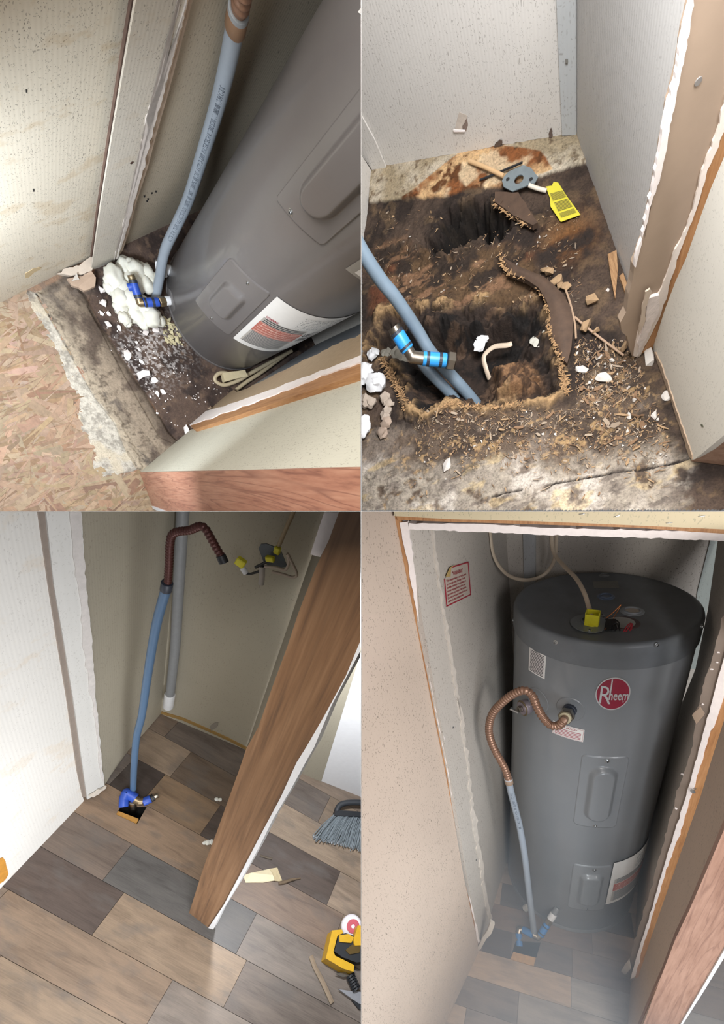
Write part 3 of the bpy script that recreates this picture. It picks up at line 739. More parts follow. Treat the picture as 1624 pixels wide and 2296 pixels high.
    lines = ['This compartment is not to be used', 'as a storage area. Storage of com-', 'bustible materials or containers on', 'or near any appliance in this com-', 'partment may create a fire hazard.', 'Do not store such materials or con-', 'tainers in this compartment.']
    put(K, 'lettering', join(text('"WARNING"', .145, lambda x, y, h: fq(.52+x, .755+y, .0008), 'CENTER', .52, bold=.012), *[text(t, .088, lambda x, y, h, i=i: fq(.075+x, .64-.092*i+y, .0008), 'LEFT', .605, bold=.012) for i, t in enumerate(lines)]), INKR, W, label='red lettering')
    put(K, 'torn_corner', prism([fq(x, y, .003) for x, y in ((.03, .79), (.2, .76), (.25, .98), (.45, 1.03), (.2, 1.0))], n1*.0006), m_plain('aged_tape', 'b59a63', .6), W, label='curled yellowed corner')
    # ---- the water heater
    t = tank_body(K, 'water_heater', 'complete grey water heater with red oval badge filling the closet', (0, 0, 0), r, H)
    cy = lambda u, v: K.cyl(u, v, r, (0, 0, 0))
    def mid(pxs): q = [cy(*p) for p in pxs]; th = [a for a, _ in q]; zz = [b for _, b in q]; return (min(th)+max(th))/2, (min(zz)+max(zz))/2, (max(th)-min(th))*r/2, (max(zz)-min(zz))/2
    th, z, a2, b2 = mid([(1299, 1697), (1411, 1694), (1292, 1848), (1386, 1848)]); a2 *= .93
    access_panel(K, t, (0, 0, 0), r, th, z, a2, b2, a2*.60, b2*.76, .017, pslope=.016, corner=.016, nx=64, ny=90)
    screw(K, t, cmap((0, 0, 0), r+.003, th, z)(.004, b2*.91), (math.cos(th), math.sin(th), 0)); screw(K, t, cmap((0, 0, 0), r+.003, th, z)(0, -b2*.93), (math.cos(th), math.sin(th), 0), .004)
    th, z, a2, b2 = mid([(1284, 1941), (1369, 1939), (1279, 2035), (1355, 2035)])
    access_panel(K, t, (0, 0, 0), r, th, z, a2, b2, a2*.60, b2*.68, .014, pr=a2*.4, pslope=.016, corner=.014, nx=50, ny=70)
    screw(K, t, cmap((0, 0, 0), r+.003, th, z)(.004, b2*.86), (math.cos(th), math.sin(th), 0), .0045); screw(K, t, cmap((0, 0, 0), r+.003, th, z)(0, -b2*.9), (math.cos(th), math.sin(th), 0), .004)
    # big data label low on the right
    t0, z1 = cy(1376, 1933); _, z0 = cy(1361, 2025); t1 = t0+math.radians(62)
    lb, lf = label_on_tank(K, t, (0, 0, 0), r, t0, t1, z0, z1, LABEL, 'data_label', nx=24, lift=.004)
    lb['label'] = 'white data label with red and grey print'
    sub = lambda x0, x1, y0, y1, m, nm, l: put(K, nm, patch(lambda x, y, h=0: lf(x, y, .0006), x0, x1, y0, y1, 16, 2), m, lb, smooth=True, label=l)
    sub(.06, .92, .06, .30, m_print('print_grey', 9, '55606a', 'b9b5ae', 40, .75), 'print_block', 'grey fine print')
    sub(.06, .92, .31, .48, m_print('print_red', 6, 'ece2dc', 'b5685c', 40, .45), 'print_block', 'red print block')
    sub(.06, .92, .49, .60, m_print('print_grey2', 4, '55606a', 'b9b5ae', 40, .75), 'print_block', 'grey fine print')
    sub(.36, .92, .66, .92, m_print('print_table', 7, '60666c', 'e4e2de', 24, .5), 'print_block', 'small data table')
    # relief valve label
    q = [cy(*p) for p in ((1186, 1441), (1225, 1456), (1224, 1522), (1189, 1505))]
    t0, t1 = (q[0][0]+q[3][0])/2, (q[1][0]+q[2][0])/2; z1, z0 = (q[0][1]+q[1][1])/2, (q[2][1]+q[3][1])/2
    vb, vf = label_on_tank(K, t, (0, 0, 0), r, t0, t1, z0, z1, LABEL, 'valve_label', nx=10)
    vb['label'] = 'white valve notice with black print'
    wide = (t1-t0)*r/(z1-z0)
    put(K, 'print_block', patch(lambda x, y, h=0: vf(x, y, .0005), .06, .94, .04, .80, 8, 2), m_print('print_black', 15, '2b2b2d', 'e4e2de', 16, .72), vb, smooth=True)
    ftx = lambda xo, yo: (lambda x, y, h: vf(xo+x, yo+y, .0008))
    put(K, 'lettering', join(text('TEMPERATURE - PRESSURE', .055, ftx(.5, .925), 'CENTER', 1.15, bold=.02), text('RELIEF VALVE', .055, ftx(.5, .86), 'CENTER', 1.2, bold=.02), text('IMPORTANT', .05, ftx(.5, .805), 'CENTER', 1.2, bold=.02)), INK, vb)
    # outlet label
    q = [cy(*p) for p in ((1241, 1619), (1311, 1632), (1308, 1663), (1241, 1641))]
    ob, of = label_on_tank(K, t, (0, 0, 0), r, q[0][0], q[2][0], (q[2][1]+q[3][1])/2-.002, (q[0][1]+q[1][1])/2, LABEL, 'outlet_label', nx=12)
    ob['label'] = 'white HOT OUTLET label with red print'
    put(K, 'print_block', patch(lambda x, y, h=0: of(x, y, .0005), .05, .95, .10, .66, 10, 2), m_print('print_outlet', 5, 'a85c66', 'e4e2de', 34, .62), ob, smooth=True)
    put(K, 'lettering', join(text('HOT OUTLET', .17, lambda x, y, h: of(.5+x, .74+y, .0008), 'CENTER', .55, bold=.02)), INKR, ob)
    fr = lambda x0, y0, x1, y1: patch(lambda x, y, h=0: of(x, y, .0007), x0, x1, y0, y1, 8, 1, uv=False)
    put(K, 'border', join(fr(.02, .05, .98, .065), fr(.02, .93, .98, .945), fr(.02, .05, .026, .945), fr(.974, .05, .98, .945)), INKR, ob)
    # badge
    tc, zc = cy(1374.5, 1555); ta, _ = cy(1336, 1555); tb, _ = cy(1413, 1555); _, zt = cy(1374, 1519); _, zb_ = cy(1374, 1592)
    ax_, az_ = (tb-ta)*r/2, (zt-zb_)/2; f = cmap((0, 0, 0), r, tc, zc)
    bd = None
    def ell(sc, h0, h1, n=64):
        V = [f(0, 0, h1)]; 
        for (k, h) in ((sc, h1), (sc*1.0+.004, h0)):
            for i in range(n): V.append(f(ax_*k*math.cos(2*math.pi*i/n), az_*k*math.sin(2*math.pi*i/n), h))
        Fc = [(0, 1+i, 1+(i+1) % n) for i in range(n)]+[(1+i, 1+n+i, 1+n+(i+1) % n, 1+(i+1) % n) for i in range(n)]
        return V, Fc
    bd = put(K, 'badge', ell(1.0, -.001, .003), SILVER, t, label='oval silver rimmed red maker badge')
    put(K, 'badge_face', ell(.93, .002, .0036), m_plain('badge_red', '8e1f36', .35, bs=0), bd)
    g = lambda x, y, h: f(x*ax_, y*az_, .0044)
    R_ = text('R', 1.62, lambda x, y, h: g(-.84+x*1.0, -.62+y*1.0, h), 'LEFT', .80, bold=-.004)
    hs = [patch(lambda x, y, h=0: g(x, y, 0), -.205, -.13, -.34, .90, 1, 8, uv=False)]
    he = text('heem', .80, lambda x, y, h: g(-.24+x, -.34+y, h), 'LEFT', .66, bold=.016)
    put(K, 'lettering', join(R_, he, *hs), SILVER, bd)
    put(K, 'trademark_dot', text('®', .16, lambda x, y, h: g(.60+x, -.5+y, h), 'LEFT', .8), SILVER, bd)
    # rim screws
    for (u, v) in ((1147, 1390), (1246, 1440), (1473, 1446), (1574, 1405)):
        th, z = K.cyl(u, v, r+.0048, (0, 0, 0)); screw(K, t, ((r+.0046)*math.cos(th), (r+.0046)*math.sin(th), z), (math.cos(th), math.sin(th), 0), .0042)
    # side ports with dished surrounds
    def dish(u, v, R1, dpt=.006):
        th, z = cy(u, v); f = cmap((0, 0, 0), r, th, z)
        V, Fc = [], []; n = 40; rings = [(1.0, 0.0004), (.94, .0022), (.86, .0016), (.5, .0014), (.02, .0014)]
        for k, h in rings:
            for i in range(n): V.append(f(R1*k*math.cos(2*math.pi*i/n), R1*k*math.sin(2*math.pi*i/n), h))
        for a in range(len(rings)-1):
            for i in range(n): Fc.append((a*n+i, a*n+(i+1) % n, (a+1)*n+(i+1) % n, (a+1)*n+i))
        put(K, 'port_surround', (V, Fc), TANK, t, smooth=True); return th, z
    th, z = dish(1279, 1590, .040); nh = Vector((math.cos(th), math.sin(th), 0)); Ph = Vector((r*nh.x, r*nh.y, z))
    dish(1205, 1570, .042)
    put(K, 'hot_nipple', ring_along(Ph, nh, [(.019, 0), (.019, .010), (.0165, .011), (.0165, .03)], 24), DARKB, t, smooth=True)
    # valve plug left of it
    th2, z2 = cy(1185, 1583); n2 = Vector((math.cos(th2), math.sin(th2), 0)); P2 = Vector((r*n2.x, r*n2.y, z2))
    vp = put(K, 'relief_valve', ring_along(P2, n2, [(.022, 0), (.024, .006), (.024, .02), (.021, .024), (.021, .026), (.0001, .026)], 28), m_plain('valve_flange', 'a79ba3', .35, .6), t, smooth=True, label='round metal relief valve flange')
    put(K, 'valve_ring', ring_along(P2+n2*.02, n2, [(.0245, 0), (.0262, .002), (.0245, .004)], 28), BRASS, vp, smooth=True)
    put(K, 'valve_nut', hexnut(P2+n2*.026, n2, .011, .012), NICKEL, vp)
    put(K, 'valve_lever', box(P2+n2*.04+Vector((-.01, 0, -.004)), (.026, .008, .006), Euler((0, .3, 0)).to_matrix()), STEEL, vp)
    # ---- lid furniture
    zt = H-.004
    def lid_ring(u, v, rr, m, nm, inner, im, lab=None):
        P = F(u, v, zt); o = put(K, nm, lathe([(rr*1.35, -.001), (rr*1.3, .0015), (rr, .0025), (rr*.96, .006), (rr*.80, .006), (rr*.76, .0015), (rr*.7, .001)], 32, P), m, t, smooth=True, label=lab)
        put(K, 'plug', lathe([(rr*.78, .0008), (rr*.74, .0022), (.0001, .0022)], 32, P), im, o, smooth=True)
    lid_ring(1418, 1371, .024, m_plain('lid_cup_grey', '9a9ea3', .4), 'lid_cup', .7, m_plain('cup_cream', 'cfc3b4', .5), 'pale cup set in the heater lid')
    lid_ring(1359, 1338, .019, m_plain('lid_cup_blue', '6c7a92', .4), 'lid_cup', .7, m_plain('cup_slate', '7d8799', .4), 'blue grey cup set in the heater lid')
    lid_ring(1355, 1291, .012, m_plain('lid_cup_pale', '8b8e90', .4), 'lid_cup', .7, m_plain('cup_pale', 'a09f9b', .5), 'small cup at the back of the heater lid')
    sq = [F(u, v, zt+.0012) for u, v in ((1332, 1319), (1389, 1319), (1385, 1303), (1329, 1304))]
    put(K, 'lid_sticker', prism(sq, (0, 0, .0005)), m_plain('lid_sticker', '8b8a85', .6), t, label='dusty pale sticker on the lid')
    # junction opening and cover plate
    def stadium(c, a, b, ang, n=24, k=1.0):
        out = []
        for i in range(n):
            q = 2*math.pi*i/n; x = (a-b)*(1 if math.cos(q) > 0 else -1)+b*math.cos(q)*1; y = b*math.sin(q)
            out.append(Vector((c.x+(x*math.cos(ang)-y*math.sin(ang))*k, c.y+(x*math.sin(ang)+y*math.cos(ang))*k, c.z)))
        return out
    cL, cR = F(1340, 1398, zt), F(1408, 1398, zt); d = (cR-cL); an = math.atan2(d.y, d.x)
    cj = F(1396, 1397, zt); wj = (F(1436, 1397, zt)-cj).length; hj = (F(1396, 1385, zt)-F(1396, 1415, zt)).length/2*.95
    jb = put(K, 'junction_box', join(prism(stadium(cj+Vector((0, 0, .0008)), wj, hj, an), (0, 0, .0006))), m_plain('junction_rust', '5a4a48', .6), t, label='open wiring recess in the lid')
    put(K, 'recess', prism(stadium(cj+Vector((-.004, 0, .0014)), wj*.82, hj*.86, an), (0, 0, .0006)), m_plain('junction_bright', 'a9a8a6', .25, .9), jb)
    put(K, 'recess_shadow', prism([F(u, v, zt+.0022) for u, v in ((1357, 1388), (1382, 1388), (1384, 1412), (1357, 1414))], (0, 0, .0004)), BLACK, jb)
    for k, (us, m) in enumerate(((((1364, 1412), (1372, 1402), (1378, 1405), (1380, 1414)), BLACK), (((1370, 1412), (1376, 1400), (1384, 1398), (1390, 1413)), BLACK), (((1380, 1390), (1388, 1396), (1390, 1414)), BLACK), (((1399, 1416), (1408, 1402), (1416, 1398), (1413, 1414)), RED), (((1404, 1416), (1413, 1403), (1418, 1399), (1416, 1412)), RED))):
        put(K, 'wire', tube(spline([F(u, v, zt+.006+.006*math.sin(math.pi*i/(len(us)-1))) for i, (u, v) in enumerate(us)], 6), .0017, 8), m, jb, smooth=True)
    cp = F(1326, 1401, zt); wp = (F(1357, 1401, zt)-F(1281, 1401, zt)).length/2; hp = (F(1326, 1378, zt)-F(1326, 1424, zt)).length/2
    pts = [p for p in stadium(F(1322, 1400, zt)+Vector((0, 0, .003)), wp*1.15, hp*.92, an)]
    lim = F(1357, 1400, zt).x; pts = [Vector((min(p.x, lim), p.y, p.z)) for p in pts]
    cv = put(K, 'cover_plate', prism(pts, (0, 0, .0016)), m_plain('cover_plate', '868b8e', .45, .4), t, label='oval metal cover plate slid aside')
    for (u, v) in ((1350, 1381), (1322, 1414)): screw(K, cv, F(u, v, zt+.0045), (0, 0, 1), .0042)
    put(K, 'cup', lathe([(.021, 0), (.0215, .006), (.019, .007), (.0185, .001)], 28, F(1322, 1394, zt+.0046)), DULL, cv, smooth=True)
    # yellow cable clamp
    Pc = F(1327, 1400, zt+.005); ch = (K.near(Pc, 1327, 1368)-K.near(Pc, 1327, 1400)).length*1.02
    sx_ = (K.near(Pc, 1342, 1395)-K.near(Pc, 1312, 1395)).length
    R = Euler((0, 0, -.05)).to_matrix()
    yc = thing(K, 'cable_clamp', 'yellow plastic cable clamp standing on the heater lid', 'clamp', Pc)
    wh, dp, tk = sx_, sx_*.62, .0022
    cc = Pc+Vector((0, 0, ch/2))
    put(K, 'shell', join(box(cc+Vector((0, -dp/2, -ch*.08)), (wh, tk, ch*.84), R, .0006), box(cc+Vector((0, dp/2, 0)), (wh, tk, ch), R, .0006), box(cc+Vector((-wh/2, 0, 0)), (tk, dp, ch), R, .0006), box(cc+Vector((wh/2, 0, 0)), (tk, dp, ch), R, .0006), box(cc+Vector((0, 0, -ch*.1)), (wh*.9, dp*.9, tk), R)), YEL, yc)
    put(K, 'neck', lathe([(wh*.42, -.002), (wh*.42, .004), (wh*.36, .005)], 20, Pc), YEL, yc, smooth=True)
    # ---- cables
    Yp = lambda u, v, y: K.at((0, y, 0), Vector((0, 1, 0)), u, v)
    pts = [Yp(1236, 1130, .16), Yp(1237, 1190, .15), Yp(1238, 1222, .13), Yp(1246, 1246, .1), Yp(1268, 1272, .04), Yp(1293, 1298, -.02), Yp(1310, 1328, -.07), Yp(1319, 1355, -.1), Pc+Vector((-.002, 0, ch*.55))]
    put(K, 'power_cable', tube(spline(pts, 8), .0062, 12, flat=.62, flatdir=(0, 1, 0)), CREAM, smooth=True, label='cream power cable dropping into the yellow clamp', cat='cable')
    pts = [Yp(1247, 1130, .2), Yp(1248, 1190, .2), Yp(1246, 1240, .2), Yp(1238, 1268, .2), Yp(1218, 1290, .19), Yp(1190, 1300, .17), Yp(1160, 1298, .14), Yp(1135, 1286, .1), Yp(1115, 1262, .07), Yp(1105, 1236, .06), Yp(1101, 1205, .06), Yp(1099, 1180, .06), Yp(1098, 1130, .06)]
    put(K, 'power_cable', tube(spline(pts, 8), .0062, 12, flat=.62, flatdir=(0, 1, 0)), CREAM, smooth=True, label='cream power cable looping across behind the heater lid', cat='cable')
    e = F(1352, 1384, zt+.004)
    put(K, 'ground_wire', tube(spline([F(1356, 1412, zt+.004), K.near(e, 1372, 1392), K.near(e, 1385, 1370), K.near(e, 1393, 1356), K.near(e, 1388, 1361), K.near(e, 1372, 1376), K.near(e, 1358, 1386), K.near(e, 1347, 1385), K.near(e, 1344, 1380)], 8), .0011, 8), COPW, smooth=True, label='bare copper wire curling from the lid opening', cat='wire')
    # ---- flexible connector and supply pipe
    Pb = F(1198, 2096, .012); hd_ = Ph+nh*.07
    lo = Pb; hi = Ph+nh*.085
    ax = (hi-lo); n = Vector((-.12, -1, 0)).normalized(); 
    pv = lambda u, v, k: K.at(lo.lerp(hi, k), n, u, v)
    cx_pts = [(1140, 1746, .40), (1131, 1720, .45), (1109, 1680, .55), (1098, 1648, .6), (1098, 1620, .65), (1108, 1595, .7), (1130, 1572, .75), (1152, 1556, .8), (1176, 1548, .85), (1194, 1560, .9), (1204, 1584, .93), (1217, 1607, .96), (1234, 1625, .98), (1252, 1627, .99), (1264, 1616, 1.0)]
    cxp = [pv(u, v, k) for u, v, k in cx_pts]
    flex = thing(K, 'flexible_connector', 'ribbed copper water connector looping beside the heater badge', 'pipe', cxp[0])
    put(K, 'ribbed_tube', corrugated(cxp, .0125, .0092, .0026), COPPER, flex, smooth=True, sharp=70)
    e0, e1 = cxp[-1], Ph+nh*.026
    put(K, 'copper_end', tube([cxp[-2].lerp(cxp[-1], .7), e0, e0.lerp(e1, .35)], .0108, 16), COPPER, flex, smooth=True)
    put(K, 'washer', pipe_sleeve(e0.lerp(e1, .30), e0.lerp(e1, .55), .0165), m_plain('nylon_washer', 'b5ab8e', .5), flex, smooth=True)
    put(K, 'union_nut', hexnut(e0.lerp(e1, .5), e1-e0, .0215, (e1-e0).length*.48), NICKEL, flex)
    pp = [pv(1141, 1750, .39), pv(1146, 1775, .37), pv(1153, 1803, .34), pv(1166, 1856, .28), pv(1177, 1920, .2), pv(1184, 1980, .13), pv(1190, 2030, .07), pv(1197, 2085, .015)]
    pp.append(pp[-1]+Vector((.006, -.002, -.1)))
    sup = thing(K, 'supply_pipe', 'grey printed water pipe rising from the floor opening to the ribbed connector', 'pipe', pp[-2])
    PP = spline(pp, 8)
    put(K, 'tube', tube(PP, .0112, 18), GREYPIPE, sup, smooth=True)
    dd = (pp[0]-pp[1]).normalized()
    put(K, 'crimp_ring', pipe_sleeve(pp[0]-dd*.012, pp[0]+dd*.004, .0136), m_plain('crimp_brown', '8f7a68', .5), sup, smooth=True, label='brown crimp ring')
    put(K, 'lip', pipe_sleeve(pp[0]+dd*.004, pp[0]+dd*.009, .0132), m_plain('lip_grey', 'a9a9ab', .5), sup, smooth=True)
    # print along the pipe
    PPl = [0]
    for i in range(1, len(PP)): PPl.append(PPl[-1]+(PP[i]-PP[i-1]).length)
    def along(x, y, h, s0):
        s = min(max(s0+x, 0), PPl[-1]*.999); j = next(i for i in range(len(PPl)-1) if PPl[i+1] > s); q = (s-PPl[j])/(PPl[j+1]-PPl[j])
        P = PP[j].lerp(PP[j+1], q); tn = (PP[j+1]-PP[j]).normalized(); nr = (K.c-P); nr = (nr-tn*nr.dot(tn)).normalized(); sd = tn.cross(nr)
        a = y/.0112; return P+(nr*math.cos(a)+sd*math.sin(a))*(.0112+.0005)
    put(K, 'lettering', text('3/4" CTS  100PSI @ 180F  ASTM D-3309  SDR-11 .080', .011, lambda x, y, h: along(x, y-.004, h, .045), 'LEFT', .62), INKG, sup)
    # ---- blue push fittings at the floor
    g = lambda u, v, z: F(u, v, z)
    fit = thing(K, 'pipe_fitting', 'blue and brass pipe fittings bridging floor opening and heater base', 'fitting', g(1190, 2100, 0))
    def chain(nm, pa, pb, rr, m): return put(K, nm, pipe_sleeve(pa, pb, rr), m, fit, smooth=True)
    D0 = g(1165, 2122, -.02); D1 = K.near(D0, 1163, 2093); E1 = K.near(D0, 1165, 2084)
    B0 = K.near(D1, 1173, 2084); B1 = K.near(g(1198, 2098, .02), 1196, 2096); T0 = K.near(B1, 1206, 2101)
    chain('blue_sleeve', D0, D1, .0128, BLUE); put(K, 'brass_elbow', elbow(D1, E1, B0, .0125), NICKEL, fit, smooth=True)
    chain('blue_sleeve', B0, B1, .0135, BLUE); put(K, 'brass_tee', elbow(B1, T0, K.near(g(1215, 2095, .03), 1214, 2094), .013), NICKEL, fit, smooth=True)
    S0 = K.near(g(1215, 2095, .03), 1212, 2097); thp, zp = cy(1250, 2036); np_ = Vector((math.cos(thp), math.sin(thp), 0)); Se = Vector((r*np_.x, r*np_.y, zp))
    L = lambda q: S0.lerp(Se, q)
    b1 = chain('blue_sleeve', L(0), L(.42), .013, BLUE)
    put(K, 'dark_band', band(L(0), L(.42), .2, .006, .0132), DARKB, b1); put(K, 'dark_band', band(L(0), L(.42), .75, .006, .0132), DARKB, b1)
    put(K, 'brass_nut', hexnut(L(.42), Se-S0, .0145, (Se-S0).length*.16), BRASS, fit)
    chain('white_nipple', L(.58), L(.80), .0135, WHITEP); chain('drain_stub', L(.8), L(1.02), .0105, TANK)
    # ---- foam crumbs
    for i, (u, v, a) in enumerate(((1180, 2036, .014), (1201, 2030, .012))):
        P = F(u, v, .01); put(K, 'foam_lump', lumps([(P, a, 1.2), (P+Vector((.004, 0, .012)), a*.7, 1), (P+Vector((-.005, .003, -.006)), a*.7, .8)], 1, .3, i), FOAM, smooth=True, label=('white foam lump on the planks left of the supply pipe', 'white foam lump on the planks right of the supply pipe')[i], cat='foam')
def glare4():
    """thin bluish haze volume standing in for lens flare, denser towards the floor"""
    K = Closet(4); t = NT('flare_veil'); t.t.nodes.remove(t.b); tc = t.n('ShaderNodeTexCoord'); sp = t.n('ShaderNodeSeparateXYZ'); t.l(tc.outputs['Object'], sp.inputs[0])
    z = t.n('ShaderNodeMapRange', interpolation_type='SMOOTHSTEP'); z.inputs['From Min'].default_value = .70; z.inputs['From Max'].default_value = -.05; z.inputs['To Max'].default_value = 1.9; t.l(sp.outputs[2], z.inputs[0])
    v = t.n('ShaderNodeVolumeScatter'); v.inputs['Color'].default_value = (.78, .88, 1.0, 1); t.l(z.outputs[0], v.inputs['Density'])  # bluish scatter added to imitate the flare veil
    t.l(v.outputs[0], t.t.nodes['Material Output'].inputs['Volume'])
    o = put(K, 'glare', prism([(-.8, -1.6, .002), (1.2, -1.6, .002), (1.2, .2, .002), (-.8, .2, .002)], (0, 0, .75)), t.m, base=(0, 0, 0), kind='stuff', label='thin bluish haze volume put in for lens flare before the complete grey heater', cat='glare')
SC.cycles.volume_step_rate = 3; SC.cycles.volume_max_steps = 128
glare4()
build4()

# ================================================================== closet seen steeply from above, heater in place on the old floor (upper left)
def build1():
    K = Closet(1); F = K.fl; r = .25; UP = Vector((0, 0, 1))
    # ---- old floor: strand board, torn vinyl strip, stained board, dark closet floor
    n = 3.0/1000
    xs = np.arange(-1.0, .95, n); ys = np.arange(-1.35, .40, n); X, Y = np.meshgrid(xs, ys)
    def Z(px): return polysd(X, Y, [tuple(F(*p)[:2]) for p in px])
    rim = (fbm(X*40, Y*40, 4, 1)-.5)*.035; rim2 = (fbm(X*90, Y*90, 3, 2)-.5)*.03
    pale = Z([(60, 655), (66, 680), (70, 698), (84, 718), (102, 739), (112, 762), (125, 790), (138, 815), (151, 856), (176, 889), (178, 915), (176, 935), (182, 962), (202, 991), (212, 1019), (206, 1050), (230, 1068), (268, 1068), (306, 1052), (320, 1050), (300, 1000), (262, 930), (216, 880), (183, 825), (157, 780), (132, 735), (86, 655)])+rim2
    board = Z([(82, 658), (128, 739), (153, 785), (179, 831), (212, 889), (255, 943), (281, 1007), (308, 1056), (345, 1080), (440, 985), (378, 940), (357, 930), (301, 841), (255, 772), (225, 726), (189, 657), (150, 615)])+rim*.3
    closet = Z([(189, 657), (225, 726), (255, 772), (301, 841), (357, 930), (378, 968), (420, 1010), (900, 900), (900, 200), (230, 560)])
    step = Z([(196, 688), (230, 751), (281, 848), (332, 938), (357, 981), (420, 1010), (900, 900), (900, 200), (230, 560)])
    crackd = np.full(X.shape, 9.); cl = [tuple(F(*p)[:2]) for p in ((82, 660), (128, 739), (153, 785), (179, 831), (212, 889), (255, 943), (281, 1007), (306, 1045))]
    for i in range(len(cl)-1):
        (ax, ay), (bx, by) = cl[i], cl[i+1]; ex, ey = bx-ax, by-ay; t = np.clip(((X-ax)*ex+(Y-ay)*ey)/(ex*ex+ey*ey), 0, 1); crackd = np.minimum(crackd, np.hypot(X-ax-ex*t, Y-ay-ey*t))
    f1, f2, f3 = fbm(X*14, Y*14, 5, 3), fbm(X*45, Y*45, 5, 4), fbm(X*8, Y*8, 4, 5)
    g = lambda h: np.array(lin(h)); mixc = lambda a, b, k: a*(1-k[..., None])+b*k[..., None]
    col = np.broadcast_to(g('8a6f5b'), X.shape+(3,)).copy(); col = mixc(col, g('94694c'), sst(.45, .7, f2))
    ptone = mixc(np.broadcast_to(g('b5ada0'), col.shape), g('8f887d'), sst(.4, .65, .6*f2+.4*fbm(X*140, Y*140, 3, 42))); ptone = mixc(ptone, g('b6aa96'), sst(.5, .62, f1))
    col = mixc(col, ptone, sst(.004, -.004, pale))
    btone = mixc(np.broadcast_to(g('8c7d6c'), col.shape), g('5a4d43'), sst(.42, .6, f1)); btone = mixc(btone, g('a69884'), sst(.09, .0, crackd+rim)*.85); btone = mixc(btone, g('453a31'), sst(.48, .72, .6*f2+.4*fbm(X*150, Y*150, 3, 41))*.75)
    btone = mixc(btone, g('463a31'), sst(.09, -.01, closet)*.85)
    col = mixc(col, btone, sst(.003, -.003, board))
    ctone = mixc(np.broadcast_to(g('54443b'), col.shape), g('362b27'), sst(.4, .62, f1)); ctone = mixc(ctone, g('6b5748'), sst(.58, .7, f2)*.6)
    dust = np.exp(-(((X-F(335, 800).x)/.09)**2+((Y-F(335, 800).y)/.17)**2))*sst(.5, .64, fbm(X*120, Y*120, 3, 9)); ctone = mixc(ctone, g('cfc8c4'), np.clip(dust*.9, 0, .45))
    col = mixc(col, ctone, sst(.002, -.002, closet))
    mold = sst(.60, .68, fbm(X*20, Y*30, 4, 12))*sst(.10, .0, pale)*sst(0, .02, pale); col = mixc(col, g('4b4440'), mold*.8)
    top = sst(.05, .0, Z([(0, 700), (0, 675), (140, 610), (190, 640), (120, 660)])); col = mixc(col, g('6f645a'), top*.7*sst(.35, .6, f2))
    col = mixc(col, g('2f2926'), sst(.0035, .001, crackd+(f2-.5)*.004)*sst(.45, .55, f3))
    H_ = np.zeros_like(X)+(f2-.5)*.004
    H_ += np.where(pale < 0, .004+f1*.004, 0)*sst(.0, -.006, pale)+np.where(board < 0, .004+f1*.010, 0)*sst(0, -.02, board)*sst(0, .01, closet)
    H_ += -.006*sst(.002, -.002, step)-.004*sst(.002, -.002, closet)-.006*sst(.004, .001, crackd)
    yes = np.ones(X.shape, bool); pc = np.stack([X, Y, H_], -1)
    fl = heightfield(K, 'floor', X, Y, H_, col, yes, m_tone('old_floor', .85, 170, .3, .5, .0025), kind='structure', label='torn up floor of strand board and stained wood before the old heater')
    # strand board flakes
    rnd = random.Random(5); osb = [tuple(F(*p)[:2]) for p in ((-60, 705), (60, 668), (70, 700), (100, 742), (124, 795), (148, 862), (172, 905), (172, 960), (200, 1000), (200, 1060), (270, 1075), (318, 1065), (345, 1160), (330, 1230), (-120, 1230))]
    A = np.array(osb); V, Fc, Cc = [], [], []; d0 = F(100, 880)-F(40, 915); base = math.atan2(d0.y, d0.x); tones = ['a68b70', '9a8068', 'ac927a', 'a0866d', '90745b', 'a6907a', '987f68', '866b54', 'a2886d']
    while len(V) < 4*1050:
        x, y = rnd.uniform(A[:, 0].min(), A[:, 0].max()), rnd.uniform(A[:, 1].min(), A[:, 1].max())
        if polysd(np.array([x]), np.array([y]), osb)[0] > -.004: continue
        a = base+rnd.choice((rnd.gauss(0, .3), rnd.gauss(0, .3), rnd.gauss(0, .3), rnd.uniform(-1.5, 1.5))); L, w = rnd.uniform(.045, .12), rnd.uniform(.006, .019); z = .0025+rnd.uniform(0, .0022); ta, tb = rnd.uniform(-.0012, .0012), rnd.uniform(-.0010, .0010)
        dk = rnd.random() < .12
        if dk: w = rnd.uniform(.0006, .0016); L *= .7; z = .0050; ta = tb = 0
        ca, sa = math.cos(a), math.sin(a); c = [k*rnd.uniform(.78, .90) for k in lin('8c705a' if dk else rnd.choice(tones))]; i0 = len(V); tp = rnd.uniform(.2, 1)
        for (p, q) in ((-1, -1), (1, -tp), (1, tp), (-1, 1)):
            V.append((x+ca*L*p-sa*w*q, y+sa*L*p+ca*w*q, z+ta*p+tb*q)); Cc.append((*c, 1))
        Fc.append((i0, i0+1, i0+2, i0+3))
    me = bpy.data.meshes.new('strand_flakes'); me.from_pydata(V, [], Fc); at = me.color_attributes.new('tone', 'FLOAT_COLOR', 'POINT'); at.data.foreach_set('color', np.array(Cc).ravel())
    me.materials.append(m_tone('strand_wood', .7, 60, .22, .25, .001)); o = bpy.data.objects.new('strand_flakes', me); C.objects.link(o); place(K, o, Matrix.Identity(4), fl); o['kind'] = 'stuff'
    # ---- walls
    wl = K.vw((0, 680), (209, 575))
    WPA = m_wallpaper('wallpaper_stained', 'd2c8b6', amount=1.0, stain=.35, stainhex='b3966a', ribs=260, fs=1.1)
    put(K, 'wall_left', slab(K, wl, [(-160, -200), (324, -200), (296, 0), (206, 577), (0, 681), (-160, 770)], .012), WPA, kind='structure', label='water stained cream wall above the strand board floor')
    a, b = F(206, 604), F(256, 603); 
    jb = thing(K, 'door_jamb', 'cream left doorway jamb with torn edge above white foam', 'jamb', a); jb['kind'] = 'structure'
